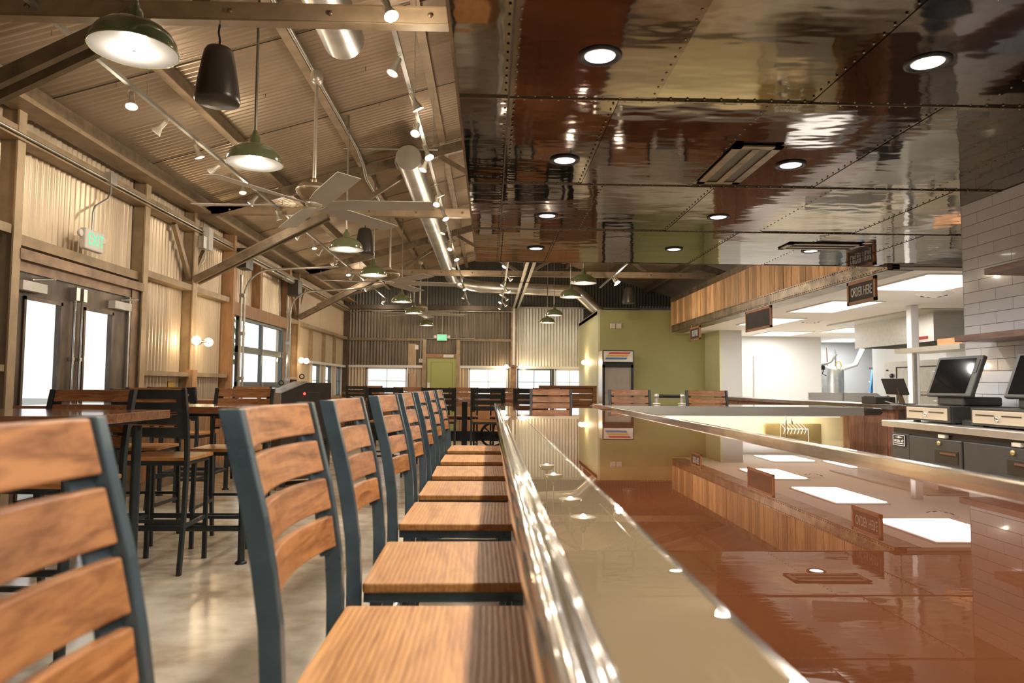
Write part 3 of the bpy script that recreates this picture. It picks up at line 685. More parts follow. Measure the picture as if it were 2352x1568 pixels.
# ---------------------------------------------------------------- ceiling fans
def make_fan():
    t = thing('ceiling_fan', '', 'ceiling fan')
    MB().lathe([(.03, .18), (.06, .17), (.135, .15), (.155, .125), (.16, .10), (.15, .07), (.12, .03), (.09, .01), (.05, 0), (.001, 0)], 32).build('motor', 'fan_motor', t)
    MB().lathe([(.157, .115), (.163, .11), (.163, .10), (.157, .095)], 32).build('motor_band', 'brushed', t)
    MB().lathe([(.001, -.05), (.05, -.05), (.075, -.035), (.075, -.01), (.06, 0)], 24).build('hub', 'brushed', t)
    for k in range(6):
        a = math.radians(60 * k - 2)
        o = MB(); n = 10; vs = []
        for i in range(n + 1):
            x = .12 + (1.09 - .12) * i / n; w = .075 + .02 * min(1, i / 3)
            tw = -math.radians(14 - 6 * i / n); cz = -.03
            for s, dz in ((-1, .003), (1, .003), (1, -.003), (-1, -.003)):
                vs.append((x, s * w * math.cos(tw), cz + s * w * math.sin(tw) + dz))
        fs = []
        for i in range(n):
            for j in range(4): fs.append((i * 4 + j, i * 4 + (j + 1) % 4, i * 4 + 4 + (j + 1) % 4, i * 4 + 4 + j))
        fs += [(0, 3, 2, 1), (n * 4, n * 4 + 1, n * 4 + 2, n * 4 + 3)]
        o.add(vs, fs).xf(Matrix.Rotation(a, 4, 'Z')).build('blade', 'fan_blade', t)
    MB().tube([(0, 0, .17), (0, 0, 1.22)], .016, 10).build('downrod', 'brushed', t)
    MB().lathe([(.02, .17), (.025, .2), (.02, .22)], 16).build('rod_collar', 'fan_motor', t)
    MB().lathe([(.02, 1.10), (.05, 1.12), (.06, 1.17), (.05, 1.22)], 20).build('canopy', 'brushed', t)
    return t
fan = make_fan()
for i, (y, lab) in enumerate([(6.5, 'big six-blade ceiling fan in front of the second truss'), (11.45, 'six-blade ceiling fan between the second and third trusses'), (16.4, 'six-blade ceiling fan near the exit sign on the back wall')]):
    f_ = fan if i == 0 else dup(fan, (0, 0, 0), math.radians(12 * i))
    f_.location = (-1.63, y, H + 1.66); f_['label'] = lab; f_['group'] = 'large ceiling fans'

# ---------------------------------------------------------------- loudspeakers
def make_speaker():
    t = thing('pendant_speaker', '', 'loudspeaker')
    MB().lathe([(.001, .35), (.05, .35), (.075, .342), (.088, .32), (.1, .26), (.12, .14), (.135, .03), (.136, .01), (.132, 0)], 32).build('cabinet', 'speaker', t)
    MB().lathe([(.001, -.002), (.128, -.002), (.132, .004)], 32).build('grille', 'dark_plastic', t)
    MB().tube([(0, 0, .34), (.004, 0, .40), (-.006, 0, .45), (0, 0, .50)], .007, 8).build('cable', 'black_metal', t)
    return t
spk = make_speaker()
for i, (px, Y, lab) in enumerate([(497, 4.42, 'black bell-shaped loudspeaker hanging from the truss over the bar'), (843, 9.6, 'black bell-shaped loudspeaker hanging behind a pendant at the second truss'), (936, 14.75, 'black bell-shaped loudspeaker hanging at the third truss by a pendant'), (1443, 15.0, 'black bell-shaped loudspeaker hanging above the green room')]):
    s_ = spk if i == 0 else dup(spk, (0, 0, 0), 0)
    p = onY(px, 300, Y); s_.location = (p.x, Y, 3.0); s_['label'] = lab; s_['group'] = 'hanging loudspeakers'

# ---------------------------------------------------------------- track lighting
def head_mesh():
    c = MB().lathe([(.001, .12), (.022, .118), (.024, .10), (.024, .03), (.03, .02), (.05, -.035), (.052, -.04), (.049, -.04), (.03, -.01)], 16)
    return c.mesh('cup', 'brushed'), MB().lathe([(.001, -.03), (.02, -.031), (.047, -.036)], 16).mesh('bulb', 'spot_bulb')
HC, HB = head_mesh(); HD = HB.copy(); HD.materials[0] = MATS['spot_dim']
HY = MB().tube([(0, 0, .16), (.03, 0, .15), (.04, 0, .10), (.03, 0, .06)], .004, 5).mesh('yoke', 'brushed')
tn = 0
def track(label, x, z, y0, y1, ys, group='track lights', power=8):
    global tn
    t = thing('light_track', label, 'track rail', (x, y0, z))
    B(x - .016, y0, z, x + .016, y1, z + .03).build('rail', 'galv', t, world=True)
    k = y0 + .4
    while k < y1:
        MB().tube([(x, k, z + .03), (x, k, roofz(x))], .003, 4).build('hanger_wire', 'galv', t, world=True); k += 1.9
    for i, (y, ax, ay, az, on) in enumerate(ys):
        y = min(max(y, y0 + .1), y1 - .1)
        h = thing('track_head', label.replace('rail', 'rail head').replace('long', 'small').split(' with')[0], 'spotlight', (x, y, z), 0, label)
        h['label'] = ('lit' if on else 'unlit') + ' small silver spotlight on the ' + label.split('silver ')[1]
        q = Vector((-ax, -ay, -az)).to_track_quat('Z', 'Y').to_euler()
        d_ = Vector((ax, ay, az)).normalized()
        for me, nm in ((HC, 'cup'), (HB if on else HD, 'bulb'), (HY, 'yoke')):
            share(me, nm, h, Vector((0, 0, -.02)) + d_ * .12, q, (.85, .85, .85))
        if on:
            lamp('spot_light', 'POINT', Vector((0, 0, -.02)) + d_ * .20, power * (1.0 if y < 8.5 else .4), WARM, h, size=.045)
def heads(h, pxs, x, dirs, ons):
    r_ = []
    for i, (px, py) in enumerate(pxs):
        y = onZ(px, py, H + h - .1).y; y = max([y] + [q[0] + .16 for q in r_]); d_ = dirs[i % len(dirs)]; r_.append((y, *d_, ons[i % len(ons)]))
    return r_
hl = heads(2.3, [(180, 150), (310, 232), (378, 296), (465, 345), (497, 395), (563, 433), (590, 462), (635, 493), (686, 545), (719, 563), (728, 580), (760, 598), (764, 607), (791, 625), (801, 637), (820, 647), (845, 666), (860, 688), (880, 703)], -2.83,
           [(-.75, -.2, -.6), (.15, -.3, -.9), (-.6, -.1, -.8), (.3, .2, -.9)], [0, 75, 0, 75, 0])
track('silver track rail along the left roof slope', -2.83, H + 2.3, 1.6, 19.3, hl)
hr = heads(2.3, [(888, 25), (888, 155), (938, 232), (948, 302), (980, 352), (975, 380), (1002, 438), (995, 465), (1015, 495), (1022, 528), (1018, 548), (1024, 568), (1035, 590), (1040, 610), (1040, 632), (1048, 648), (1052, 660), (1060, 680), (1065, 695)], -.65,
           [(.35, -.3, -.9), (-.3, -.25, -.9), (.4, .2, -.8), (-.1, -.5, -.8)], [70, 0, 70, 0])
track('silver track rail beside the long spiral duct', -.65, H + 2.3, 1.6, 19.3, hr)
hm = heads(2.2, [(1168, 608), (1174, 640), (1162, 652), (1170, 668), (1157, 674), (1165, 686), (1154, 692), (1160, 700), (1150, 706)], .3, [(-.5, -.3, -.8), (.6, -.2, -.7)], [70, 0, 0])
track('silver track rail hanging near the centre beam', .3, H + 2.2, 12.3, 19.4, hm)
h4 = heads(2.2, [(1408, 636), (1425, 624), (1434, 606)], 2.4, [(.2, -.4, -.9), (.5, -.3, -.8), (.4, -.2, -.9)], [75])
track('silver track rail above the green room', 2.4, H + 2.15, 12.2, 15.6, h4)
# ================================================================ SOFFIT over the bar
ZS = 2.52; YS = 7.28; XS0, XS1 = -.152, 7.2
so = struct('ceiling_soffit')
xb = [XS0, .073, .56, 1.26, 2.04, 2.82, 3.6, 4.4, 5.8, XS1]; yb = [-1.6, -.2, 1.35, 3.08, 4.42, 5.74, YS]
idx = [2, 0, 1, 3, 4, 5]
k = 0
for j in range(len(yb) - 1):
    off = .0 if j % 2 else .16
    for i in range(len(xb) - 1):
        x0, x1 = xb[i] + (off if 1 < i else 0), xb[i + 1] + (off if 0 < i < len(xb) - 2 else 0)
        c = [0, 1, 2, 0, 4, 3, 5, 2, 0, 1, 3][(k * 5 + i * 3 + j * 7) % 11]; k += 1
        nx, ny = 4, 4; vs = []; fs = []
        B(x0 + .001, yb[j] + .001, ZS - .003 * ((i + j) % 2), x1 - .001, yb[j + 1] - .001, ZS + .01).build('metal_sheet', 'soffit%d' % c, so)
B(XS0, -1.6, ZS + .01, XS1, YS, ZS + .34).build('box', 'dark_wood', so)
B(XS0 - .008, -1.6, ZS - .006, XS0 + .004, YS, ZS + .34).build('side_trim', 'trim_brass', so)
B(XS0 - .008, YS - .004, ZS - .006, XS1, YS + .008, ZS + .34).build('end_trim', 'trim_brass', so)
B(.066, -1.6, ZS - .009, .073, YS, ZS).build('seam', 'seam', so)
for yy in yb[1:-1]: B(XS0, yy - .004, ZS - .009, XS1, yy + .001, ZS).build('seam', 'rivet', so)
rv = MB()
for yy in yb[1:-1]:
    x = .11
    while x < 5:
        rv.sphere((x, yy - .02, ZS - .003), .006, 6, 4, (1, 1, .6)); rv.sphere((x + .03, yy + .02, ZS - .003), .006, 6, 4, (1, 1, .6)); x += .075
for j in range(2, len(yb) - 1):
    off = .0 if j % 2 else .16
    for i in (1, 2, 3, 4, 5, 6):
        x = xb[i] + (off if i > 1 else 0); y = yb[j] + .05
        while y < yb[j + 1]:
            rv.sphere((x - .018, y, ZS - .004), .006, 6, 4, (1, 1, .6))
            if i == 1: rv.sphere((x + .022, y + .02, ZS - .003), .006, 6, 4, (1, 1, .6))
            y += .07
rv.build('rivets', 'rivet', so, kind='stuff')
# recessed lights
def downlight(px, py, lab):
    p = onZ(px, py, ZS - .006); t = thing('recessed_light', lab, 'recessed light', (p.x, p.y, ZS - .006), 0, 'recessed lights in the copper soffit')
    MB().lathe([(.085, .006), (.085, -.002), (.078, -.006), (.06, -.002), (.058, .004)], 32).build('trim_ring', 'black_metal', t)
    MB().lathe([(.001, .0), (.057, .0), (.058, .003)], 32).build('lens', 'downlight', t)
    lamp('down_light', 'SPOT', (0, 0, -.012), 32, SOFT, t, size=.055, spot=2.6, aim=(0, 0, -1), blend=.5)
for i, (px, py) in enumerate([(1378, 130), (2131, 145), (1297, 369), (1816, 380), (1257, 496), (1650, 499), (1231, 571), (1548, 573), (1862, 577)]):
    downlight(px, py, ['recessed soffit light with its row second past the two riveted seams by the bar edge', 'recessed soffit light nearest the grey tiled wall'][i] if i < 2 else
              ['recessed soffit light beside the slot vent on its bar-stool side', 'recessed soffit light just past the long slot vent', 'recessed soffit light over the bar edge in the third row', 'recessed soffit light between slot vent and copper end in the third row', 'recessed soffit light over the bar edge in the end row', 'recessed soffit light in the end row reflecting the green room', 'recessed soffit light beside the small end vent'][i - 2])
for k, (x, y) in enumerate([(x, y) for y in (1.45, .15, -1.1) for x in (.43, 1.74)]):
    t = thing('recessed_light', 'recessed soffit light in the rows over the open end of the bar', 'recessed light', (x, y, ZS - .006), 0, 'recessed lights in the copper soffit')
    MB().lathe([(.085, .006), (.085, -.002), (.078, -.006), (.06, -.002), (.058, .004)], 32).build('trim_ring', 'black_metal', t); MB().lathe([(.001, .0), (.057, .0), (.058, .003)], 32).build('lens', 'downlight', t)
    lamp('down_light', 'SPOT', (0, 0, -.012), 32, SOFT, t, size=.055, spot=2.6, aim=(0, 0, -1), blend=.5)
a = onZ(1650, 418, ZS); b = onZ(1742, 331, ZS); xm = (a.x + b.x) / 2
def slot2(x0, x1, y0, y1, lab):
    P = [(x0, y0), (x1, y1)]
    t = thing('slot_vent', lab, 'vent', ((x0 + x1) / 2, (y0 + y1) / 2, ZS - .01)); w = .045; along_y = (y1 - y0) > (x1 - x0)
    fr = MB()
    for q in ((x0, y0, x1, y0 + w), (x0, y1 - w, x1, y1), (x0, y0, x0 + w, y1), (x1 - w, y0, x1, y1)): fr.box(q[0], q[1], ZS - .014, q[2], q[3], ZS - .006)
    fr.build('frame', 'trim_brass', t, world=True)
    B(x0 + w, y0 + w, ZS - .008, x1 - w, y1 - w, ZS - .006).build('backing', 'seam', t, world=True)
    if along_y: c = (x0 + x1) / 2; B(c - .02, y0 + w, ZS - .016, c + .02, y1 - w, ZS - .008).build('bar', 'trim_brass', t, world=True)
    else: c = (y0 + y1) / 2; B(x0 + w, c - .02, ZS - .016, x1 - w, c + .02, ZS - .008).build('bar', 'trim_brass', t, world=True)
slot2(xm - .13, xm + .13, b.y, a.y, 'long slot vent in the soffit running alongside the bar')
a = onZ(1800, 563, ZS); b = onZ(1975, 563, ZS); slot2(a.x, b.x, a.y - .13, a.y + .13, 'slot vent crosswise near the far end of the soffit')

# ================================================================ BAR
ZB = 1.055; XB0, XBS, XB1 = .040, .209, 1.0; YE = 7.85; YI = 7.10; XE = 3.8
bar = thing('bar_counter', 'long copper-topped bar counter with rolled metal front edge and stainless back edge', 'bar counter', (.5, 3.5, 0))
pr = [(.062, -.12), (.050, -.105), (.046, -.075), (.040, -.05), (.038, -.03), (.040, -.012), (.048, -.001), (.058, .004), (.068, .003), (.074, -.001), (.078, -.004), (.082, -.001), (.086, .001), (.090, -.003), (.095, -.004), (.12, -.12)]
vs = []; n = len(pr); ys = [-.6, 1, 2, 3, 4, 5, 6, 7, YE]
for y in ys: vs += [(u, y, ZB + w) for u, w in pr]
fs = [(i * n + j, i * n + j + 1, (i + 1) * n + j + 1, (i + 1) * n + j) for i in range(len(ys) - 1) for j in range(n - 1)]
MB().add(vs, fs, True).build('front_rail', 'bar_rail', bar, world=True)
B(.088, -.6, ZB - .04, XBS - .006, YE, ZB).build('edge_strip', 'bar_strip', bar, world=True)
B(XBS - .006, -.6, ZB - .03, XBS, YE, ZB + .0015).build('inlay_line', 'curb', bar, world=True)
y = -.6
for y1 in (1.75, 4.3, YI - .1): B(XBS, y, ZB - .04, XB1, y1 - .001, ZB).build('copper_sheet', 'copper_top', bar, world=True); y = y1
B(XBS, YI - .1, ZB - .04, XE, YE, ZB).build('copper_sheet', 'copper_top', bar, world=True)
cb = B(XB1, -.6, ZB - .09, XB1 + .018, YI - .1, ZB + .022); cb.build('back_curb', 'curb', bar, bevel=.006, world=True)
B(XB1 - .02, YI - .115, ZB - .078, XE - .1, YI - .10, ZB + .002).build('stainless_edge', 'stainless', bar, world=True)
B(XE - .12, YI - .12, ZB - .075, XE + .1, YE - .1, ZB - .002).build('bullnose_end', 'machine', bar, bevel=.035, seg=4, world=True)
B(XBS + .2, -.6, 0, XB1 - .15, YE - .3, ZB - .05).build('base_cabinet', 'red_plank', bar, world=True)
B(XB1 - .14, 7.3, .1, 3.64, 7.6, ZB - .06).build('cabinet_front', 'cream', bar, world=True)
B(3.64, 7.28, .1, 3.70, 7.6, ZB - .06).build('cabinet_corner', 'orange_wood', bar, world=True)
y = -.5
while y < 7.5:
    B(XBS + .185, y, .1, XBS + .2, y + .14, ZB - .06).build('front_plank', 'red_plank', bar, world=True); y += .145
ls = thing('added_strip_light', 'slim lamp strip added to light the cabinet, under the stainless lip of the far bar leg', 'added strip light', (2.3, 7.05, .965))  # lamp added to brighten the cream cabinet; no source is visible there
B(1.2, 7.02, .962, 3.5, 7.06, .974).build('housing', 'white_plastic', ls, world=True); B(1.22, 7.025, .958, 3.48, 7.055, .962).build('diffuser', 'troffer', ls, world=True)
l = lamp('added_strip_lamp', 'AREA', (0, .0, -.02), 2.6, (1, .90, .70), ls, aim=(0, .75, -.65)); l.data.shape = 'RECTANGLE'; l.data.size = 2.2; l.data.size_y = .03
# sink splash, rack, faucet
sk = thing('sink_splash', 'brass-toned metal splash panel of the bar sink against the cream cabinet', 'sink', (3.1, 7.28, .3))
a = onY(1757, 972, 7.27); b = onY(1886, 978, 7.27)
B(a.x, 7.262, .3, b.x, 7.282, a.z).build('splash_panel', 'brass_panel', sk, bevel=.01, world=True)
B(a.x, 6.85, .3, b.x, 7.28, .62).build('basin', 'stainless', sk, world=True)
fc = thing('faucet', 'chrome gooseneck faucet in front of the brass sink panel', 'faucet', (onY(1806, 1015, 7.15).x, 7.15, .625))
MB().tube([(0, 0, 0), (0, 0, .29)] + [(.03 * (1 - math.cos(a)), 0, .29 + .045 * math.sin(a)) for a in [PI * i / 8 for i in range(1, 9)]] + [(.065, 0, .25)], .008, 10).build('spout', 'chrome', fc)
MB().lathe([(.03, 0), (.03, .02), (.015, .05), (.012, .08)], 16).build('base', 'chrome', fc)
MB().tube([(.03, 0, .03), (.09, -.01, .06)], .008, 8).build('handle', 'chrome', fc); MB().sphere((.05, 0, .03), .018).build('valve', 'chrome', fc)
rk = thing('wire_rack', 'white wire drying rack beside the bar faucet', 'rack', (onY(1820, 985, 7.2).x, 7.2, .83))
for i in range(7): MB().tube([(-.11 + i * .036, .05, .06), (-.085 + i * .036, -.03, 0), (-.1 + i * .036, -.02, -.05)], .0035, 5).build('wire', 'white_paint', rk)
MB().tube([(-.1, -.03, 0), (.15, -.03, 0)], .004, 5).build('wire', 'white_paint', rk); MB().tube([(.15, -.03, 0), (.15, -.03, -.18)], .003, 5).build('leg', 'white_paint', rk); MB().tube([(-.1, .05, -.18), (-.1, .05, .06), (.12, .05, .06)], .003, 5).build('leg', 'white_paint', rk)
# pipe rail on the far leg of the bar
p0 = onY(1508, 925, 7.7); p1 = onY(1566, 925, 7.7)
pp = thing('pipe_rail', 'short black iron pipe rail with elbows on the far side of the bar', 'pipe rail', (p0.x, 7.7, ZB))
ZP = ZB + .004; za = ZB + .089
MB().tube([(p0.x, 7.7, za), (p1.x, 7.7, za)], .019, 12).build('pipe', 'black_metal', pp, world=True)
for x in (p0.x, p1.x):
    MB().tube([(x, 7.7, ZP), (x, 7.7, za - .01)], .02, 12).build('stub', 'brushed', pp, world=True); MB().sphere((x, 7.7, za), .03).build('elbow', 'brushed', pp, world=True)
    MB().lathe([(.04, 0), (.04, .008), (.024, .012)], 16, Matrix.Translation((x, 7.7, ZP))).build('flange', 'brushed', pp, world=True)

# ================================================================ ORDER COUNTER
oc = thing('order_counter', 'reclaimed red plank order counter with dark ledge under the wooden fascia', 'counter', (4.3, 10, 0))
y = 7.22
while y < 12.9:
    w = random.uniform(.13, .2); B(4.15 - random.uniform(0, .008), y, 0, 4.18, y + w - .006, 1.035).build('plank', 'red_plank', oc, world=True); y += w
B(4.18, 7.22, 0, 4.5, 12.9, 1.035).build('body', 'dark_wood', oc, world=True)
B(4.10, 7.16, 1.035, 4.56, 12.95, 1.075).build('ledge', 'dark_wood', oc, bevel=.006, world=True)
B(4.08, 7.16, 1.03, 4.10, 12.95, 1.075).build('ledge_edge', 'curb', oc, world=True)

# ================================================================ BACK-BAR COOLER
XCL = 2.6
ck = thing('bar_cooler', 'black back-bar cooler with stainless top and recessed door handles', 'cooler', (2.9, 3.6, 0))
B(XCL - .012, 1.6, 1.0, 3.2, 4.67, 1.04).build('worktop', 'stainless', ck, bevel=.004, world=True)
B(XCL + .03, 1.7, .08, 3.2, 4.60, 1.0).build('body', 'machine', ck, world=True)
B(XCL + .01, 4.40, .1, XCL + .035, 4.59, .965).build('grille_panel', 'cooler_black', ck, bevel=.004, world=True)
for y0, y1 in ((3.885, 4.385), (3.30, 3.875), (2.7, 3.29), (1.8, 2.69)):
    d_ = B(XCL, y0 + .004, .1, XCL + .03, y1 - .004, .96).build('door', 'cooler_black', ck, bevel=.004, world=True)
    hy = y0 + .03
    fr = B(XCL - .004, hy, .825, XCL, hy + .21, .9)
    h_ = fr.build('handle_recess', 'seam', d_, bevel=.004)
    h_.location = -Vector(ck.location)
    MB().box(XCL - .01, hy + .01, .875, XCL - .003, hy + .15, .886).build('handle_lip', 'chrome', d_).location = -Vector(ck.location)
    lk = MB().lathe([(.001, 0), (.013, 0), (.013, -.012), (.001, -.013)], 14, Matrix.Translation((XCL, y0 + .19, .935)) @ Matrix.Rotation(PI / 2, 4, 'Y')).build('lock', 'brass_panel', d_); lk.location = -Vector(ck.location)
    hg = MB().box(XCL - .005, y0 + .14, .966, XCL + .02, y0 + .2, .985).build('hinge_plate', 'beige_plastic', ck, world=True)
pt_ = B(XCL + .004, 4.43, .885, XCL + .01, 4.565, .955).build('name_plate', 'seam', ck, bevel=.003, world=True)
bd = MB()
for q in ((4.432, .887, 4.563, .890), (4.432, .95, 4.563, .953), (4.432, .887, 4.435, .953), (4.56, .887, 4.563, .953)): bd.box(XCL + .0015, q[0], q[1], XCL + .004, q[2], q[3])
bd.build('plate_border', 'sign_white', ck, world=True)
text('plate_lettering', 'arctic air', .03, 'sign_white', ck, frame(Vector((XCL + .003, 4.4975, .918)) - ck.location, (0, -1, 0), (0, 0, 1)))
B(XCL + .0015, 4.445, .899, XCL + .004, 4.55, .903).build('plate_line', 'sign_white', ck, world=True)
MB().prism([(4.45, .938), (4.485, .941), (4.4975, .946), (4.51, .941), (4.545, .938), (4.51, .936), (4.4975, .934), (4.485, .936)], 'x', XCL + .0015, XCL + .004).build('plate_emblem', 'sign_white', ck, world=True)
# cash drawers
def drawer(y0, y1, lab):
    t = thing('cash_drawer', lab, 'cash drawer', (2.68, (y0 + y1) / 2, 1.04), 0, 'cash drawers on the cooler')
    B(2.69, y0, 1.05, 3.1, y1, 1.145).build('case', 'cooler_black', t, bevel=.004, world=True)
    B(2.68, y0, 1.05, 2.692, y1, 1.145).build('bezel', 'machine', t, bevel=.003, world=True)
    f_ = B(2.674, y0 + .02, 1.062, 2.681, y1 - .02, 1.132).build('front', 'drawer_front', t, bevel=.002, world=True)
    ym = (y0 + y1) / 2
    for a0, a1 in ((y0 + .05, ym - .03), (ym + .03, y1 - .05)): B(2.671, a0, 1.104, 2.675, a1, 1.110).build('media_slot', 'seam', t, world=True)
    MB().lathe([(.014, 0), (.014, .012), (.001, .013)], 16, Matrix.Translation((2.675, ym, 1.092)) @ Matrix.Rotation(-PI / 2, 4, 'Y')).build('lock', 'chrome', t, world=True)
    for y in (y0 + .03, y1 - .03): B(2.72, y - .015, 1.04, 2.75, y + .015, 1.05).build('foot', 'black_metal', t, world=True)
drawer(4.10, 4.545, 'black cash drawer with steel front at the end of the cooler'); drawer(3.48, 3.92, 'black cash drawer with steel front farther from the name plate')
def pos(y0, y1, lab):
    t = thing('pos_terminal', lab, 'touch screen', (2.9, (y0 + y1) / 2, 1.145), 0, 'touch-screen registers')
    ym = (y0 + y1) / 2
    B(2.84, ym - .13, 1.146, 3.08, ym + .13, 1.20).build('base', 'cooler_black', t, bevel=.01, world=True)
    MB().beam((2.93, ym, 1.19), (2.93, ym, 1.33), .1, .06).build('neck', 'cooler_black', t, world=True)
    bt = Vector((2.82, ym, 1.203)); tp = Vector((2.914, ym, 1.452)); up = (tp - bt).normalized(); nr = Vector((-up.z, 0, up.x)); hgt = (tp - bt).length
    M = frame((bt + tp) / 2, (0, -1, 0), up)
    w = y1 - y0
    a = MB().box(-w / 2, -hgt / 2, -.03, w / 2, hgt / 2, 0).xf(M); a.build('bezel', 'dark_plastic', t, bevel=.008, world=True)
    MB().box(-w / 2 + .03, -hgt / 2 + .02, 0, w / 2 - .05, hgt / 2 - .02, .002).xf(M).build('screen', 'screen', t, world=True)
    MB().box(w / 2 - .042, -hgt / 2 + .15, 0, w / 2 - .012, hgt / 2 - .03, .004).xf(M).build('card_reader', 'cooler_black', t, bevel=.002, world=True)
pos(4.13, 4.556, 'large tilted touch-screen register on the cash drawer nearest the plank counter'); pos(3.43, 3.857, 'tilted touch-screen register cut by the edge, on the other cash drawer')
cdp = thing('customer_display', 'small dark tilted display seen from behind on the order ledge', 'display', (4.3, 6.9 + .45, 1.075))
p = onX(2112, 870, 4.25); Yd = 7.45
a = MB().box(-.15, -.09, 0, .15, .09, .015).xf(frame((4.29, Yd, 1.27), (.25, -1, 0), (-.35, -.05, .9))); a.build('panel', 'dark_plastic', cdp, bevel=.004, world=True)
MB().beam((4.36, Yd, 1.09), (4.30, Yd, 1.26), .06, .03).build('stand', 'rust_steel', cdp, world=True)
B(4.27, Yd - .09, 1.078, 4.45, Yd + .09, 1.09).build('foot', 'dark_plastic', cdp, world=True)
pb = thing('receipt_printer', 'low dark grey box on the order ledge beside the small display', 'printer', (4.3, 7.9, 1.075))
B(4.2, 7.68, 1.075, 4.42, 7.98, 1.155).build('case', 'dark_plastic', pb, bevel=.006, world=True); B(4.2, 7.72, 1.155, 4.38, 7.94, 1.16).build('lid', 'cooler_black', pb, world=True)
MB().tube([(4.25, 7.45, 1.08), (4.15, 7.4, 1.11), (4.2, 7.32, 1.09), (4.13, 7.28, 1.085), (4.25, 7.25, 1.08)], .005, 6).build('loose_cable', 'white_plastic', None, label='white cable lying on the order ledge by the small display', category='cable')
ptm = thing('card_terminal', 'small black card terminal between the two cash drawers', 'card reader', (2.78, 4.02, 1.04))
B(2.72, 3.96, 1.041, 2.86, 4.06, 1.07).build('body', 'black_metal', ptm, bevel=.006, world=True); B(2.73, 3.97, 1.07, 2.78, 4.05, 1.073).build('keypad', 'exit_green' if False else 'machine', ptm, world=True)

# ================================================================ TILED WALL
XT, YT1 = 3.27, 4.81
tw = struct('wall_tiled')
B(XT + .008, .2, 0, XT + .25, YT1, ZS).build('backing', 'grout', tw)
B(XT - .002, YT1, 0, XT + .25, YT1 + .01, ZS).build('end_face', 'grout', tw)
tme = MB().box(-.006, 0, 0, .004, .304, .0735); tm = tme.mesh('tile', 'tile'); th = MB().box(-.006, 0, 0, .004, .151, .0735).mesh('tile', 'tile')
row = 0; z = ZS - .078
while z > .95:
    y = YT1
    if row % 2: share(th, 'tile', tw, (XT + .004, y - .151, z)); y -= .154
    while y > 1.9:
        share(tm, 'tile', tw, (XT + .004, y - .304, z)); y -= .307
    z -= .0766; row += 1
for (Yf, z, lab) in ((4.526, 1.57, 'lower dark wooden shelf on the tiled wall'), (4.227, 1.96, 'upper dark wooden shelf on the tiled wall')):
    t = thing('wall_shelf', lab, 'shelf', (3.15, Yf - 1, z - .02))
    B(3.0, 2.2, z - .02, XT - .003, Yf, z + .02).build('board', 'dark_wood', t, bevel=.004, world=True)
    for y in (2.6, 3.9): B(3.05, y - .012, z - .05, XT - .003, y + .012, z - .02).build('bracket', 'black_metal', t, world=True)

# ================================================================ SIGN BOARDS under the fascia
def board(px0, px1, h, lab, txt=None, size=.1, sx=.6, z1=2.46):
    y1 = onX(px0, 700, XA - .02).y; y0 = onX(px1, 700, XA - .02).y; X = XA - .04; ym = (y0 + y1) / 2
    t = thing('hanging_board', lab, 'sign', (X, ym, z1 - h), 0, 'framed chalkboards under the fascia')
    B(X - .004, y0 + .03, z1 - h + .03, X + .008, y1 - .03, z1 - .03).build('slate', 'chalkboard', t, world=True)
    for q in ((y0, z1 - .04, y1, z1), (y0, z1 - h, y1, z1 - h + .04), (y0, z1 - h, y0 + .04, z1), (y1 - .04, z1 - h, y1, z1)):
        B(X - .014, q[0], q[1], X + .014, q[2], q[3]).build('frame_rail', 'frame_wood', t, bevel=.003, world=True)
    for y in (y0 + .08, y1 - .08): MB().tube([(X, y, z1), (X, y, z1 + .045)], .004, 6).build('hook', 'white_paint', t, world=True)
    if txt: text('chalk_lettering', txt, size, 'chalk', t, frame(Vector((X - .006, ym, z1 - h / 2)) - t.location, (0, -1, 0), (0, 0, 1)), sx)
board(1952, 2018, .27, 'framed chalkboard lettered ORDER HERE under the copper-trimmed fascia', 'ORDER HERE', .15, .52)
board(1716, 1775, .33, 'blank framed chalkboard hanging under the fascia')
board(1587, 1610, .28, 'framed chalkboard lettered PICK UP HERE at the green end of the fascia', 'PICK UP HERE', .17, .38)

# ================================================================ KITCHEN
hd = thing('exhaust_hood', 'large stainless exhaust hood under the kitchen ceiling', 'range hood', (8, 12, 2.0))
h = MB().prism([(7.0, 2.0), (7.0, ZK - .003), (9.3, ZK - .003), (9.3, 2.0)], 'y', 11.05, 13.5); 
B(7.0, 11.05, 2.0, 7.03, 13.5, ZK - .003).build('front_panel', 'stainless', hd, world=True); B(7.03, 11.05, 2.0, 9.3, 11.08, ZK - .003).build('side_panel', 'stainless', hd, world=True)
B(7.03, 13.47, 2.0, 9.3, 13.5, ZK - .003).build('side_panel', 'stainless', hd, world=True); B(7.03, 11.08, 2.18, 9.3, 13.47, 2.2).build('filter', 'seam', hd, world=True)
B(7.0 - .004, 11.2, 2.04, 7.0, 11.45, 2.09).build('label_plate', 'red_label', hd, world=True)
B(6.6, 10.7, ZK - .03, 9.3, 13.8, ZK - .004).build('ceiling_flange', 'stainless', hd, world=True)
kp = thing('white_post', 'square white post standing in the kitchen in front of the hood', 'post', (6.27, 10.4, 0)); B(6.21, 10.34, 0, 6.33, 10.46, ZK).build('shaft', 'white_paint', kp, bevel=.01, world=True); B(6.17, 10.3, 0, 6.37, 10.5, .05).build('base_plate', 'white_paint', kp, world=True)
ov = thing('deck_oven', 'stainless deck oven with two doors under the hood', 'oven', (7.6, 11.7, 0))
B(7.2, 10.6, .55, 8.2, 12.85, 1.72).build('body', 'stainless', ov, world=True)
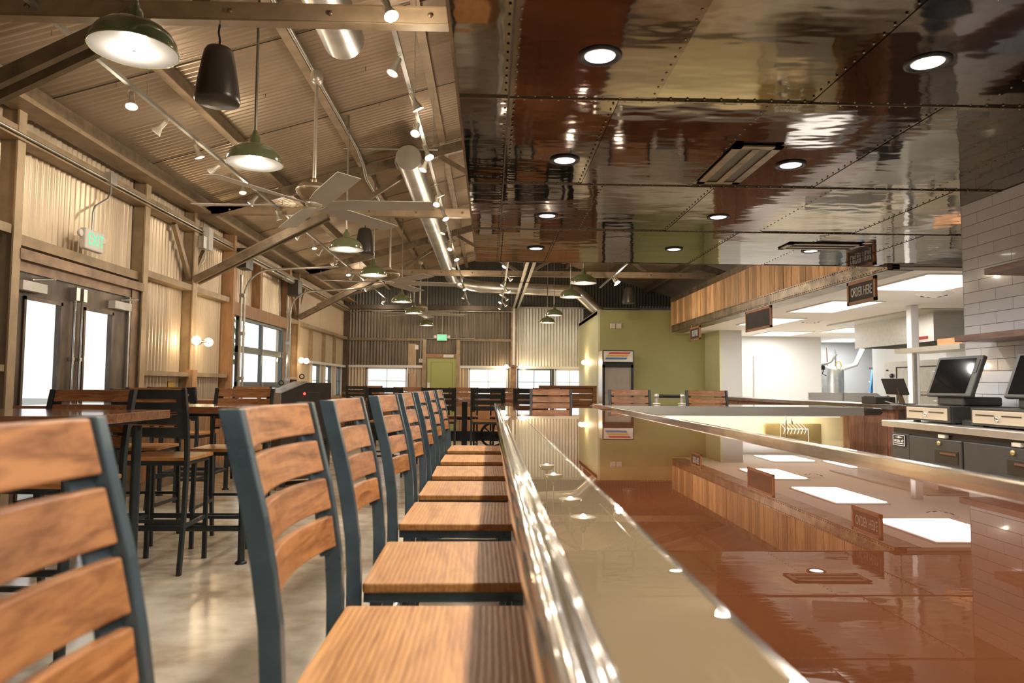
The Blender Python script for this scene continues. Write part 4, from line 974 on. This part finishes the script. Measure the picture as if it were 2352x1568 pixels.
for z0, z1 in ((.72, 1.15), (1.2, 1.62)):
    d_ = B(7.16, 10.8, z0, 7.2, 12.4, z1).build('door', 'stainless', ov, bevel=.01, world=True)
    bs = MB()
    for q in ((10.8, z1 - .02, 12.4, z1), (10.8, z0, 10.82, z1), (12.38, z0, 12.4, z1)): bs.box(7.152, q[0], q[1], 7.161, q[2], q[3])
    bs.build('door_gasket', 'seam', ov, world=True)
    for y in (11.2, 11.9): MB().tube([(7.16, y - .12, z1 - .1), (7.12, y - .1, z1 - .1), (7.12, y + .1, z1 - .1), (7.16, y + .12, z1 - .1)], .012, 8).build('handle', 'chrome', ov, world=True)
    MB().lathe([(.04, 0), (.04, .03), (.001, .032)], 16, Matrix.Translation((7.2, 12.6, z1 - .15)) @ Matrix.Rotation(-PI / 2, 4, 'Y')).build('knob', 'black_metal', ov, world=True)
    for z in (z1 - .05, z1 - .25): MB().lathe([(.015, 0), (.015, .02), (.001, .022)], 12, Matrix.Translation((7.2, 12.75, z)) @ Matrix.Rotation(-PI / 2, 4, 'Y')).build('switch', 'black_metal', ov, world=True)
for x in (7.3, 8.1):
    for y in (10.7, 12.75): B(x - .04, y - .04, 0, x + .04, y + .04, .55).build('leg', 'stainless', ov, world=True)
B(8.2, 10.9, 1.72, 9.2, 12.6, 2.0).build('back_riser', 'stainless', ov, world=True)
sh = thing('overshelf', 'pale steel overshelf on posts in front of the hood', 'shelf', (5.6, 8.8, 1.2))
B(5.3, 7.9, 1.70, 5.7, 9.2, 1.76).build('shelf_board', 'stainless', sh, world=True)
for y in (8.0, 9.1): B(5.48, y - .02, .9, 5.52, y + .02, 1.70).build('post', 'stainless', sh, world=True)
tb = thing('prep_table', 'stainless prep table behind the order counter', 'table', (5.3, 9, 0))
B(4.8, 7.6, .86, 6.0, 9.9, .9).build('top', 'stainless', tb, world=True)
for x in (4.9, 5.9):
    for y in (7.7, 9.8): MB().tube([(x, y, 0), (x, y, .86)], .02, 10).build('leg', 'stainless', tb, world=True)
cbx = thing('cardboard_box', 'open brown cardboard box on the overshelf', 'box', (5.5, 8.05, 1.76))
B(5.36, 7.95, 1.76, 5.66, 8.4, 1.79).build('tray', 'cardboard', cbx, world=True); B(5.36, 7.95, 1.79, 5.38, 8.4, 1.84).build('flap', 'cardboard', cbx, world=True)
sp = thing('steel_splash', 'low stainless splash guard with a sloped end behind the order ledge', 'splash guard', (5.0, 10, .9))
a = onY(1858, 901, 10.2); b = onY(2013, 901, 10.2); c = onY(2046, 925, 10.2)
MB().prism([(a.x, .9), (a.x, a.z), (b.x, a.z), (c.x, c.z), (c.x, .9)], 'y', 10.19, 10.22).build('panel', 'stainless', sp, world=True)
B((a.x + b.x) / 2 - .01, 10.18, .92, (a.x + b.x) / 2 + .01, 10.19, a.z).build('joint', 'chrome', sp, world=True)
B(a.x, 10.22, .86, c.x, 10.9, .9).build('table_top', 'stainless', sp, world=True)
for x in (a.x + .05, c.x - .05): B(x - .02, 10.5, 0, x + .02, 10.54, .86).build('leg', 'stainless', sp, world=True)
# water heater corner and ladder in the bright back room
wh = thing('water_heater', 'tall grey water heater tank in the bright back room', 'water heater', (8.9, 18.4, 0))
MB().lathe([(.3, .1), (.3, 1.7), (.27, 1.78), (.05, 1.82), (.001, 1.82)], 28).build('tank', 'galv', wh); MB().lathe([(.31, 0), (.31, .1)], 20).build('base', 'dark_plastic', wh)
MB().tube([(-.1, 0, 1.8), (-.1, 0, 2.3)], .02, 8).build('pipe', 'rust_steel', wh); MB().tube([(.12, 0, 1.8), (.12, 0, 2.3)], .02, 8).build('pipe', 'dark_plastic', wh)
MB().tube([(.2, -.25, 1.75), (.5, -.3, 1.85), (.75, -.2, 2.3)], .06, 12).build('flue', 'white_paint', wh)
mx_ = thing('wall_valve', 'cluster of grey piping valves on the back room wall', 'valves', (8.35, 17.9, 1.8))
B(-.2, -.05, -.08, .0, .05, .08).build('box', 'galv', mx_); MB().tube([(0, 0, 0), (.15, -.05, .05), (.3, 0, .1), (.45, 0, .3)], .03, 8).build('pipe', 'galv', mx_); MB().tube([(.5 + .07 * math.cos(t_), 0, .02 + .1 * math.sin(t_)) for t_ in [2 * PI * i / 16 for i in range(16)]], .015, 6, closed=True).build('ring', 'yellow', mx_); MB().tube([(.1, -.05, -.05), (.05, -.06, -.2), (.15, -.06, -.25)], .012, 6).build('hose', 'black_metal', mx_)
B(-.08, -.1, -.1, .1, .0, .0).build('bracket', 'black_metal', mx_)
ld = thing('step_ladder', 'blue stepladder leaning in the bright back room', 'ladder', (9.9, 18.0, 0))
for x in (-.2, .2):
    MB().beam((x - .12, 0, 0), (x * .7 + .1, .1, 1.75), .05, .09).build('rail', 'blue_paint', ld); MB().beam((x + .2, .5, 0), (x * .7 + .12, .14, 1.75), .04, .06).build('back_rail', 'blue_paint', ld)
for i in range(1, 6): B(-.22 + i * .02, -.03 + i * .02, i * .28, .22 + i * .01, .09 + i * .02, i * .28 + .03).build('tread', 'white_paint', ld)
B(-.1, .05, 1.73, .32, .22, 1.78).build('top_cap', 'dark_plastic', ld)
# fridge
fg = thing('drink_fridge', 'tall glass-door drink fridge with striped header against the green wall', 'fridge', (2.55, 16.0, 0))
xa = onY(1384, 850, 15.75).x; xb_ = onY(1455, 850, 15.75).x; zt = 2.03
B(xa, 15.8, .05, xb_, 16.38, zt).build('cabinet', 'stainless', fg, world=True)
fr = MB(); t = .06
for q in ((xa, .1, xa + .05, 1.72), (xb_ - .05, .1, xb_, 1.72), (xa, 1.66, xb_, 1.76), (xa, .1, xb_, .3)): fr.box(q[0], 15.74, q[1], q[2], 15.80, q[3])
fr.build('door_frame', 'black_metal', fg, world=True)
B(xa + .05, 15.76, .3, xb_ - .05, 15.77, 1.66).build('door_glass', 'fridge_glass', fg, world=True)
B(xa + .03, 15.78, .3, xb_ - .03, 15.8, 1.66).build('interior', 'beige_plastic', fg, world=True)
B(xa, 15.73, 1.76, xb_, 15.8, zt + .01).build('header_case', 'black_metal', fg, world=True)
B(xa + .02, 15.72, 1.785, xb_ - .02, 15.731, zt - .01).build('header_panel', 'sign_white', fg, world=True)
for k, (m, z0) in enumerate((('stripe_red', 1.955), ('stripe_yellow', 1.90), ('stripe_blue', 1.838))):
    hh = .04; s0 = xa + .15 - .028 * k * 1.3; ln = .47
    MB().prism([(s0 - .028, z0), (s0 - .028 + ln, z0), (s0 + ln, z0 + hh), (s0, z0 + hh)], 'y', 15.715, 15.721).build('stripe', m, fg, world=True)
for x in (xa + .05, xb_ - .05): B(x - .03, 15.85, 0, x + .03, 15.95, .05).build('foot', 'black_metal', fg, world=True)
for k, px in enumerate((1407, 1421)):
    p = onY(px, 748, YG); t = thing('wall_box', 'small beige square box, one of a pair high on the green wall', 'wall unit', (p.x, YG, p.z), 0, 'beige wall boxes')
    B(-.062, -.04, -.065, .062, 0, .065).build('cover', 'beige_plastic', t, bevel=.012); B(-.04, -.044, .045, .03, -.039, .05).build('slot', 'machine', t)
# small wall sconces with globe bulbs
def sconce(loc, rz, lab, g='twin globe wall sconces', spread=.2):
    t = thing('globe_sconce', lab, 'wall lamp', loc, rz, g)
    MB().lathe([(.05, 0), (.05, .02), (.03, .04), (.02, .06)], 20, Matrix.Rotation(PI / 2, 4, 'Y')).build('base', 'rust_steel', t)
    MB().tube([(.06, -spread * .6, 0), (.06, spread * .6, 0)], .016, 10).build('arm', 'rust_steel', t)
    for s in (-1, 1):
        MB().sphere((.06, s * spread, 0), .06, 16, 10).build('globe', 'globe', t)
        lamp('globe_light', 'POINT', (.14, s * spread * 1.4, .0), 3.0, (1, .74, .42), t, size=.05)
sconce((XF + .03, 9.6, 1.80), 0, 'twin globe sconce on the wooden post by the double doors')
sconce((XF + .03, 14.78, 1.72), 0, 'twin globe sconce on the post past the roll-up window')
sconce((.64, YB - .14, 1.76), -PI / 2, 'twin globe sconce between the bright back windows')
sconce((XG - .005, 18.3, 1.85), PI, 'twin globe sconce on the pale side of the green room', spread=.09)
# exit signs
ex = thing('exit_sign', 'white EXIT sign with green letters above the double doors', 'exit sign', (XF + .01, 7.0, 2.62))
B(-.01, -.16, -.10, .05, .16, .10).build('housing', 'white_plastic', ex, bevel=.012)
text('exit_lettering', 'EXIT', .17, 'exit_green', ex, frame(Vector((.0515, .02, 0)), (0, 1, 0), (0, 0, 1)), .78)
for s in (-1, 1):
    MB().lathe([(.02, 0), (.032, .01), (.036, .03), (.03, .034), (.001, .03)], 18, Matrix.Translation((.0, s * .2, .04)) @ Matrix.Rotation(PI / 2, 4, 'Y')).build('lamp_head', 'white_plastic', ex)
pts = [(XF + .03, 7.0, 2.7), (XF + .03, 7.0, 2.9), (XF + .03, 7.03, 2.97), (XF + .03, 7.25, 3.1), (XF + .03, 7.3, 3.17), (XF + .03, 7.3, 3.3)]
MB().tube(pts, .011, 8).build('conduit', 'galv', ex, world=True); B(XF + .0, 7.24, 3.26, XF + .06, 7.36, 3.38).build('junction_box', 'galv', ex, world=True)
p = onY(1015, 775, YB - .1)
e2 = thing('exit_sign', 'lit green EXIT sign above the green back door', 'exit sign', (p.x, YB - .08, p.z))
B(-.14, -.04, -.09, .14, .02, .09).build('housing', 'white_plastic', e2, bevel=.01); B(-.12, -.045, -.075, .12, -.04, .075).build('face', 'exit_green', e2)
text('exit_lettering', 'EXIT', .12, 'white_plastic', e2, frame(Vector((0, -.048, 0)), (1, 0, 0), (0, 0, 1)), .8)
for s in (-1, 1): MB().sphere((s * .19, 0, .02), .05, 12, 8).build('lamp_head', 'white_plastic', e2)
MB().tube([(.0, .0, .09), (0, 0, .72)], .008, 6).build('conduit', 'galv', e2)
# yellow note and electrical boxes on the left wall
nt_ = B(XW + .015, 9.15, 1.14, XW + .02, 9.32, 1.27).build('yellow_note', 'yellow', None, label='small yellow paper note on the corrugated wall beside the double doors', category='note')
eb = thing('electrical_box', 'grey electrical box with cable on the truss post', 'electrical box', (XF + .02, 9.75, 3.05))
B(-.01, -.07, -.0, .08, .07, .3).build('case', 'white_plastic', eb); B(-.01, -.2, .0, .06, -.09, .16).build('small_case', 'galv', eb); MB().tube([(.03, -.05, 0), (.03, -.08, -.15), (.02, -.15, -.22)], .01, 6).build('cable', 'white_plastic', eb)
# ================================================================ CHAIRS
def prof_x(z):
    pts = [(0, -.300), (.35, -.256), (.72, -.234), (.85, -.240), (1.0, -.262), (1.206, -.315)]
    for (a, xa), (b, xb) in zip(pts, pts[1:]):
        if z <= b: return xa + (xb - xa) * (z - a) / (b - a)
    return pts[-1][1]
def make_chair(dark=False):
    st = 'chair_dark' if dark else 'chair_steel'
    t = thing('bar_chair', '', 'bar chair')
    s = MB(); w, dp, rr = .243, .215, .03
    poly = []
    for cx, cy, a0 in ((dp - rr, w - rr, 0), (-dp + .01, w - .01, 90), (-dp + .01, -w + .01, 180), (dp - rr, -w + rr, 270)):
        q = rr if cx > 0 else .01
        for k in range(4): a = math.radians(a0 + 30 * k); poly.append((cx + q * math.cos(a), cy + q * math.sin(a)))
    s.prism(poly, 'z', .728, .752).build('seat', 'seat_wood', t, bevel=.004)
    fr = MB()
    for y in (-1, 1): fr.box(-.2, y * .205 - .012, .698, .19, y * .205 + .012, .728)
    fr.box(.165, -.205, .698, .19, .205, .728); fr.box(-.215, -.215, .698, -.195, .215, .728)
    fr.build('seat_frame', st, t)
    for y in (-1, 1):
        n = 14; L_ = []; R_ = []
        for i in range(n + 1):
            z = 1.208 * i / n; x = prof_x(z); L_.append((x - .018, z)); R_.append((x + .018, z))
        MB().prism(L_ + R_[::-1], 'y', y * .231 - .013, y * .231 + .013).build('back_leg', st, t, bevel=.002)
        B(.162, y * .205 - .014, 0, .19, y * .205 + .014, .7).build('front_leg', st, t, bevel=.002)
        MB().beam((.176, y * .205, .30), (-.262, y * .225, .30), .02, .025).build('side_stretcher', st, t)
        MB().box(.168, y * .205 - .018, 0, .184, y * .205 + .018, .008).build('glide', 'dark_plastic', t)
    B(.164, -.2, .225, .188, .2, .25).build('footrest', st, t); B(-.272, -.22, .33, -.25, .22, .352).build('rear_stretcher', st, t)
    for k in range(4):
        z1 = 1.206 - k * .083; z0 = z1 - .067
        def slab(name, d0, d1, e, m, za, zb, ymax, n=10):
            vs = []; fs = []
            for i in range(n + 1):
                y = -ymax + 2 * ymax * i / n; bow = -.034 * (1 - (y / .218) ** 2)
                for (d, z) in ((d0, za), (d1, za), (d1, zb), (d0, zb)): vs.append((prof_x(z) + bow + d, y, z))
            for i in range(n):
                for j in range(4): fs.append((i * 4 + j, i * 4 + (j + 1) % 4, i * 4 + 4 + (j + 1) % 4, i * 4 + 4 + j))
            fs += [(0, 3, 2, 1), (n * 4, n * 4 + 1, n * 4 + 2, n * 4 + 3)]
            return MB().add(vs, fs).build(name, m, t, bevel=e)
        slab('slat', -.002, .014, .003, 'chair_wood', z0, z1, .214)
        slab('back_plate', -.008, -.0022, 0, st, z0 + .002, z1 - .004, .217)
    for y in (-1, 1):
        vs = []; n = 6
        for i in range(n + 1):
            z = .875 + (1.19 - .875) * i / n; x = prof_x(z) - .006
            for (yy, d) in ((.180, -.012), (.22, 0), (.22, .006), (.180, -.006)): vs.append((x + d, y * yy, z))
        fs = [(i * 4 + j, i * 4 + (j + 1) % 4, i * 4 + 4 + (j + 1) % 4, i * 4 + 4 + j) for i in range(n) for j in range(4)]
        MB().add(vs, fs).build('back_strap', st, t)
    return t
chair = make_chair(False); chair2 = make_chair(True)
used = {}
def place(x, y, deg, lab, grp, src=None):
    src = src or chair2
    if src.name not in used: used[src.name] = 1; c_ = src; c_.location = (x, y, 0); c_.rotation_euler = (0, 0, math.radians(deg))
    else: c_ = dup(src, (x, y, 0), math.radians(deg))
    c_['label'] = lab; c_['group'] = grp; return c_
G1 = 'bar chairs lined up along the copper bar'
YC = [.70, 1.41, 2.075, 2.84, 3.51, 4.20, 4.92, 5.70]
ords = ['second', 'third', 'fourth', 'fifth', 'sixth', 'seventh', 'eighth']
for i, y in enumerate(YC):
    lab = 'wood and blue steel bar chair at the open row end, pulled back from the bar' if i == 0 else '%s wood and blue steel bar chair along the copper bar counted from the pulled-back one' % ords[i - 1]
    place(-.165 if i == 0 else -.105, y, [5, 0, 1, -1, 0, 1, 0, -1][i], lab, G1, chair)
G2 = 'bar chairs at the high tables'; G3 = 'bar chairs on the far side of the bar'
place(-2.24, 5.08, 90, 'dark-backed bar chair tucked under the high table behind the nearest table', G2)
place(-2.26, 3.80, -94, 'bar chair facing the nearest table, its wood slats toward the bar row', G2)
place(-2.04, 5.72, -90, 'bar chair across the second high table, beside the dark steel machine', G2)
place(-2.80, 5.80, -88, 'bar chair across the second high table, on its door side', G2)
place(-3.1, 7.45, 84, 'dark-backed bar chair between the machine and the wooden wall post', G2)
place(-3.1, 9.3, -80, 'bar chair beside the roll-up window behind the machine', G2)
for k, (x, y, d_) in enumerate([(-1.42, 10.05, 90), (-.72, 10.35, 90), (-.03, 10.3, 90), (.56, 10.2, 90)]):
    place(x, y, d_, ['dark-backed bar chair at the machine end of the long far table', 'dark-backed bar chair second from the machine end of the long far table', 'dark-backed bar chair beside the spoked wheel of the far table', 'dark-backed bar chair next to the slatted bench end of the far table'][k], G2)
for k, (x, d_) in enumerate([(-1.35, -90), (-.45, -92), (.25, -88), (.95, -90)]):
    place(x, 11.55, d_, ['bar chair across the long far table, nearest the plywood patch wall', 'bar chair across the long far table, in line with the green back door', 'bar chair across the long far table, behind the wheel', 'bar chair across the long far table, by the slatted bench'][k], G2)
place(-3.0, 16.45, 90, 'small distant bar chair beside the corner windows', G2)
place(-3.0, 18.1, -90, 'distant bar chair facing the corner windows', G2)
for k, (px, lab) in enumerate([(1267, 'bar chair with wood slats at the corner of the copper bar'), (1450, 'bar chair across the bar, in front of the drink fridge'), (1629, 'bar chair across the bar, beside the iron pipe rail toward the kitchen')]):
    place(onY(px, 920, 8.1).x, 7.90, -90, lab, G3)

# ================================================================ TABLES
def table(x0, x1, y0, y1, z, lab, foot=True):
    t = thing('high_table', lab, 'table', ((x0 + x1) / 2, (y0 + y1) / 2, 0), 0, 'high dining tables')
    n = max(3, int((y1 - y0) / .14)); w = (y1 - y0) / n
    for i in range(n): B(x0, y0 + i * w + .0008, z - .045, x1, y0 + (i + 1) * w - .0008, z).build('plank', 'table_wood', t, bevel=.003, world=True)
    B(x0 + .12, y0 + .12, z - .07, x1 - .12, y1 - .12, z - .046).build('apron', 'chair_dark', t, world=True)
    for x in (x0 + .12, x1 - .12):
        for y in (y0 + .12, y1 - .12):
            MB().tube([(x, y, .01), (x, y, z - .08)], .024, 14).build('leg', 'chair_dark', t, world=True); MB().lathe([(.04, 0), (.04, .01), (.028, .02)], 14, Matrix.Translation((x, y, 0))).build('foot', 'black_metal', t, world=True)
    for y in (y0 + .12, y1 - .12): MB().tube([(x0 + .12, y, .24), (x1 - .12, y, .24)], .02, 10).build('foot_rail', 'chair_dark', t, world=True)
    for x in (x0 + .12, x1 - .12): MB().tube([(x, y0 + .12, .24), (x, y1 - .12, .24)], .02, 10).build('foot_rail', 'chair_dark', t, world=True)
    return t
table(-3.0, -1.77, 3.17, 4.03, 1.10, 'high wood-top table nearest the bar row, reflecting window light')
table(-3.25, -1.60, 4.98, 5.70, 1.085, 'long high wood-top table behind the nearest table')
table(-3.78, -2.98, 8.0, 8.7, 1.06, 'high wood-top table along the planked wall behind the machine')
table(-3.45, -2.6, 16.9, 17.7, 1.06, 'distant high table by the corner windows')
ft = thing('crank_table', 'long far high table on a black iron base with a spoked wheel', 'table', (-.3, 10.9, 0), 0, 'high dining tables')
for i in range(6): B(-1.8, 10.42 + i * .155, 1.0, 1.3, 10.42 + i * .155 + .153, 1.045).build('plank', 'table_wood', ft, bevel=.003, world=True)
B(-1.75, 10.72, .42, 1.2, 10.82, .56).build('base_beam', 'black_metal', ft, world=True)
for x in (-1.75, -.38, 1.2):
    B(x - .04, 10.7, .05, x + .04, 10.84, 1.0).build('pillar', 'black_metal', ft, world=True); B(x - .05, 10.45, 0, x + .05, 11.1, .05).build('foot', 'black_metal', ft, world=True)
p = onY(1131, 998, 10.68)
MB().tube([(p.x + .17 * math.cos(a), 10.66, p.z + .17 * math.sin(a)) for a in [2 * PI * i / 32 for i in range(32)]], .018, 8, closed=True).build('wheel_rim', 'black_metal', ft, world=True)
for k in range(6): a = PI / 3 * k + .3; MB().beam((p.x, 10.66, p.z), (p.x + .16 * math.cos(a), 10.66, p.z + .16 * math.sin(a)), .03, .02).build('wheel_spoke', 'black_metal', ft, world=True)
MB().lathe([(.04, -.03), (.04, .03)], 16, Matrix.Translation((p.x, 10.66, p.z)) @ Matrix.Rotation(PI / 2, 4, 'X')).build('wheel_hub', 'black_metal', ft, world=True)
# slatted bench back
bn = thing('slat_bench', 'dark slatted wooden bench back in front of the bright back windows', 'bench', (1.3, 12.6, 0))
x0 = onY(1238, 900, 12.6).x; x1 = onY(1370, 900, 12.6).x
for k in range(6): B(x0 + .06, 12.60, 1.215 - k * .11 - .095, x1 - .06, 12.625, 1.215 - k * .11).build('slat', 'bench_wood', bn, world=True)
for x in (x0, x1 - .07): B(x, 12.56, 0, x + .07, 12.66, 1.24).build('post', 'bench_wood', bn, bevel=.006, world=True)
B(x0, 12.55, 1.215, x1, 12.67, 1.25).build('cap', 'bench_wood', bn, world=True); B(x0 + .04, 12.66, .42, x1 - .04, 13.1, .46).build('seat', 'bench_wood', bn, world=True)
for x in (x0 + .03, x1 - .08): B(x, 13.02, 0, x + .05, 13.08, .42).build('leg', 'bench_wood', bn, world=True)
# dark steel machine with sloped hopper top
mc = thing('pellet_smoker', 'dark steel cabinet machine with sloped top, eye bolts and a red lamp', 'machine', (-2.457, 8.5, 0), math.radians(30))
L_, W_ = .60, .60
MB().prism([(0, .12), (0, 1.13), (.30, 1.262), (L_, 1.262), (L_, .12)], 'y', 0, W_).build('cabinet', 'machine', mc, bevel=.006)
MB().prism([(-.012, 1.125), (-.012, 1.14), (.30, 1.277), (.302, 1.264), (0, 1.132)], 'y', -.01, W_ + .01).build('sloped_lid', 'galv', mc)
MB().prism([(-.01, .85), (-.01, 1.13), (.0, 1.13), (.0, .85)], 'y', -.006, W_).build('front_plate', 'galv', mc)
B(.2, -.008, .55, .46, -.001, 1.15).build('door', 'machine', mc, bevel=.003)
MB().sphere((.27, -.014, 1.13), .016, 14, 8).build('red_lamp', 'led_red', mc)
for k in range(12): MB().beam((.46, -.006, .30 + k * .025), (.56, -.006, .315 + k * .025), .008, .01).build('louver', 'black_metal', mc)
for x, y in ((.12, .5), (.32, .3)):
    zb = 1.15 + .02 + min(x, .3) * .44
    MB().tube([(x + .028 * math.cos(a), y, zb + .035 + .028 * math.sin(a)) for a in [2 * PI * i / 16 for i in range(16)]], .007, 8, closed=True).build('eye_bolt', 'black_metal', mc)
for x in (.04, L_ - .06):
    for y in (.04, W_ - .06): B(x - .02, y - .02, .03, x + .04, y + .04, .12).build('leg', 'black_metal', mc)
for y in (.0, W_ - .08): B(-.03, y, 0, L_ + .04, y + .08, .035).build('skid', 'rust_steel', mc)
# trees outside the left windows
def tree(x, y, h, lab):
    t = thing('tree', lab, 'tree', (x, y, -.12), 0, 'trees outside')
    MB().tube([(0, 0, 0), (.1, 0, h * .3), (0, .1, h * .6)], [.16, .12, .07], 10).build('trunk', 'rust_steel', t)
    f = MB()
    for i in range(700):
        a = random.uniform(0, 2 * PI); r = h * .33 * math.sqrt(random.random()); z = h * (.55 + .42 * random.uniform(-1, 1) * math.sqrt(max(0, 1 - (r / (h * .34)) ** 2)))
        c = Vector((r * math.cos(a), r * math.sin(a), z)); u = Vector((random.gauss(0, 1), random.gauss(0, 1), random.gauss(0, 1))).normalized(); v = u.orthogonal().normalized(); q = h * .03
        f.add([c - u * q, c + v * q * .6, c + u * q, c - v * q * .6], [(0, 1, 2, 3)])
    f.build('foliage', 'leaf', t, kind='stuff')
tree(-11, 26, 5.5, 'leafy tree outside the roll-up window'); tree(-14, 33, 6, 'leafy tree farther outside the roll-up window')
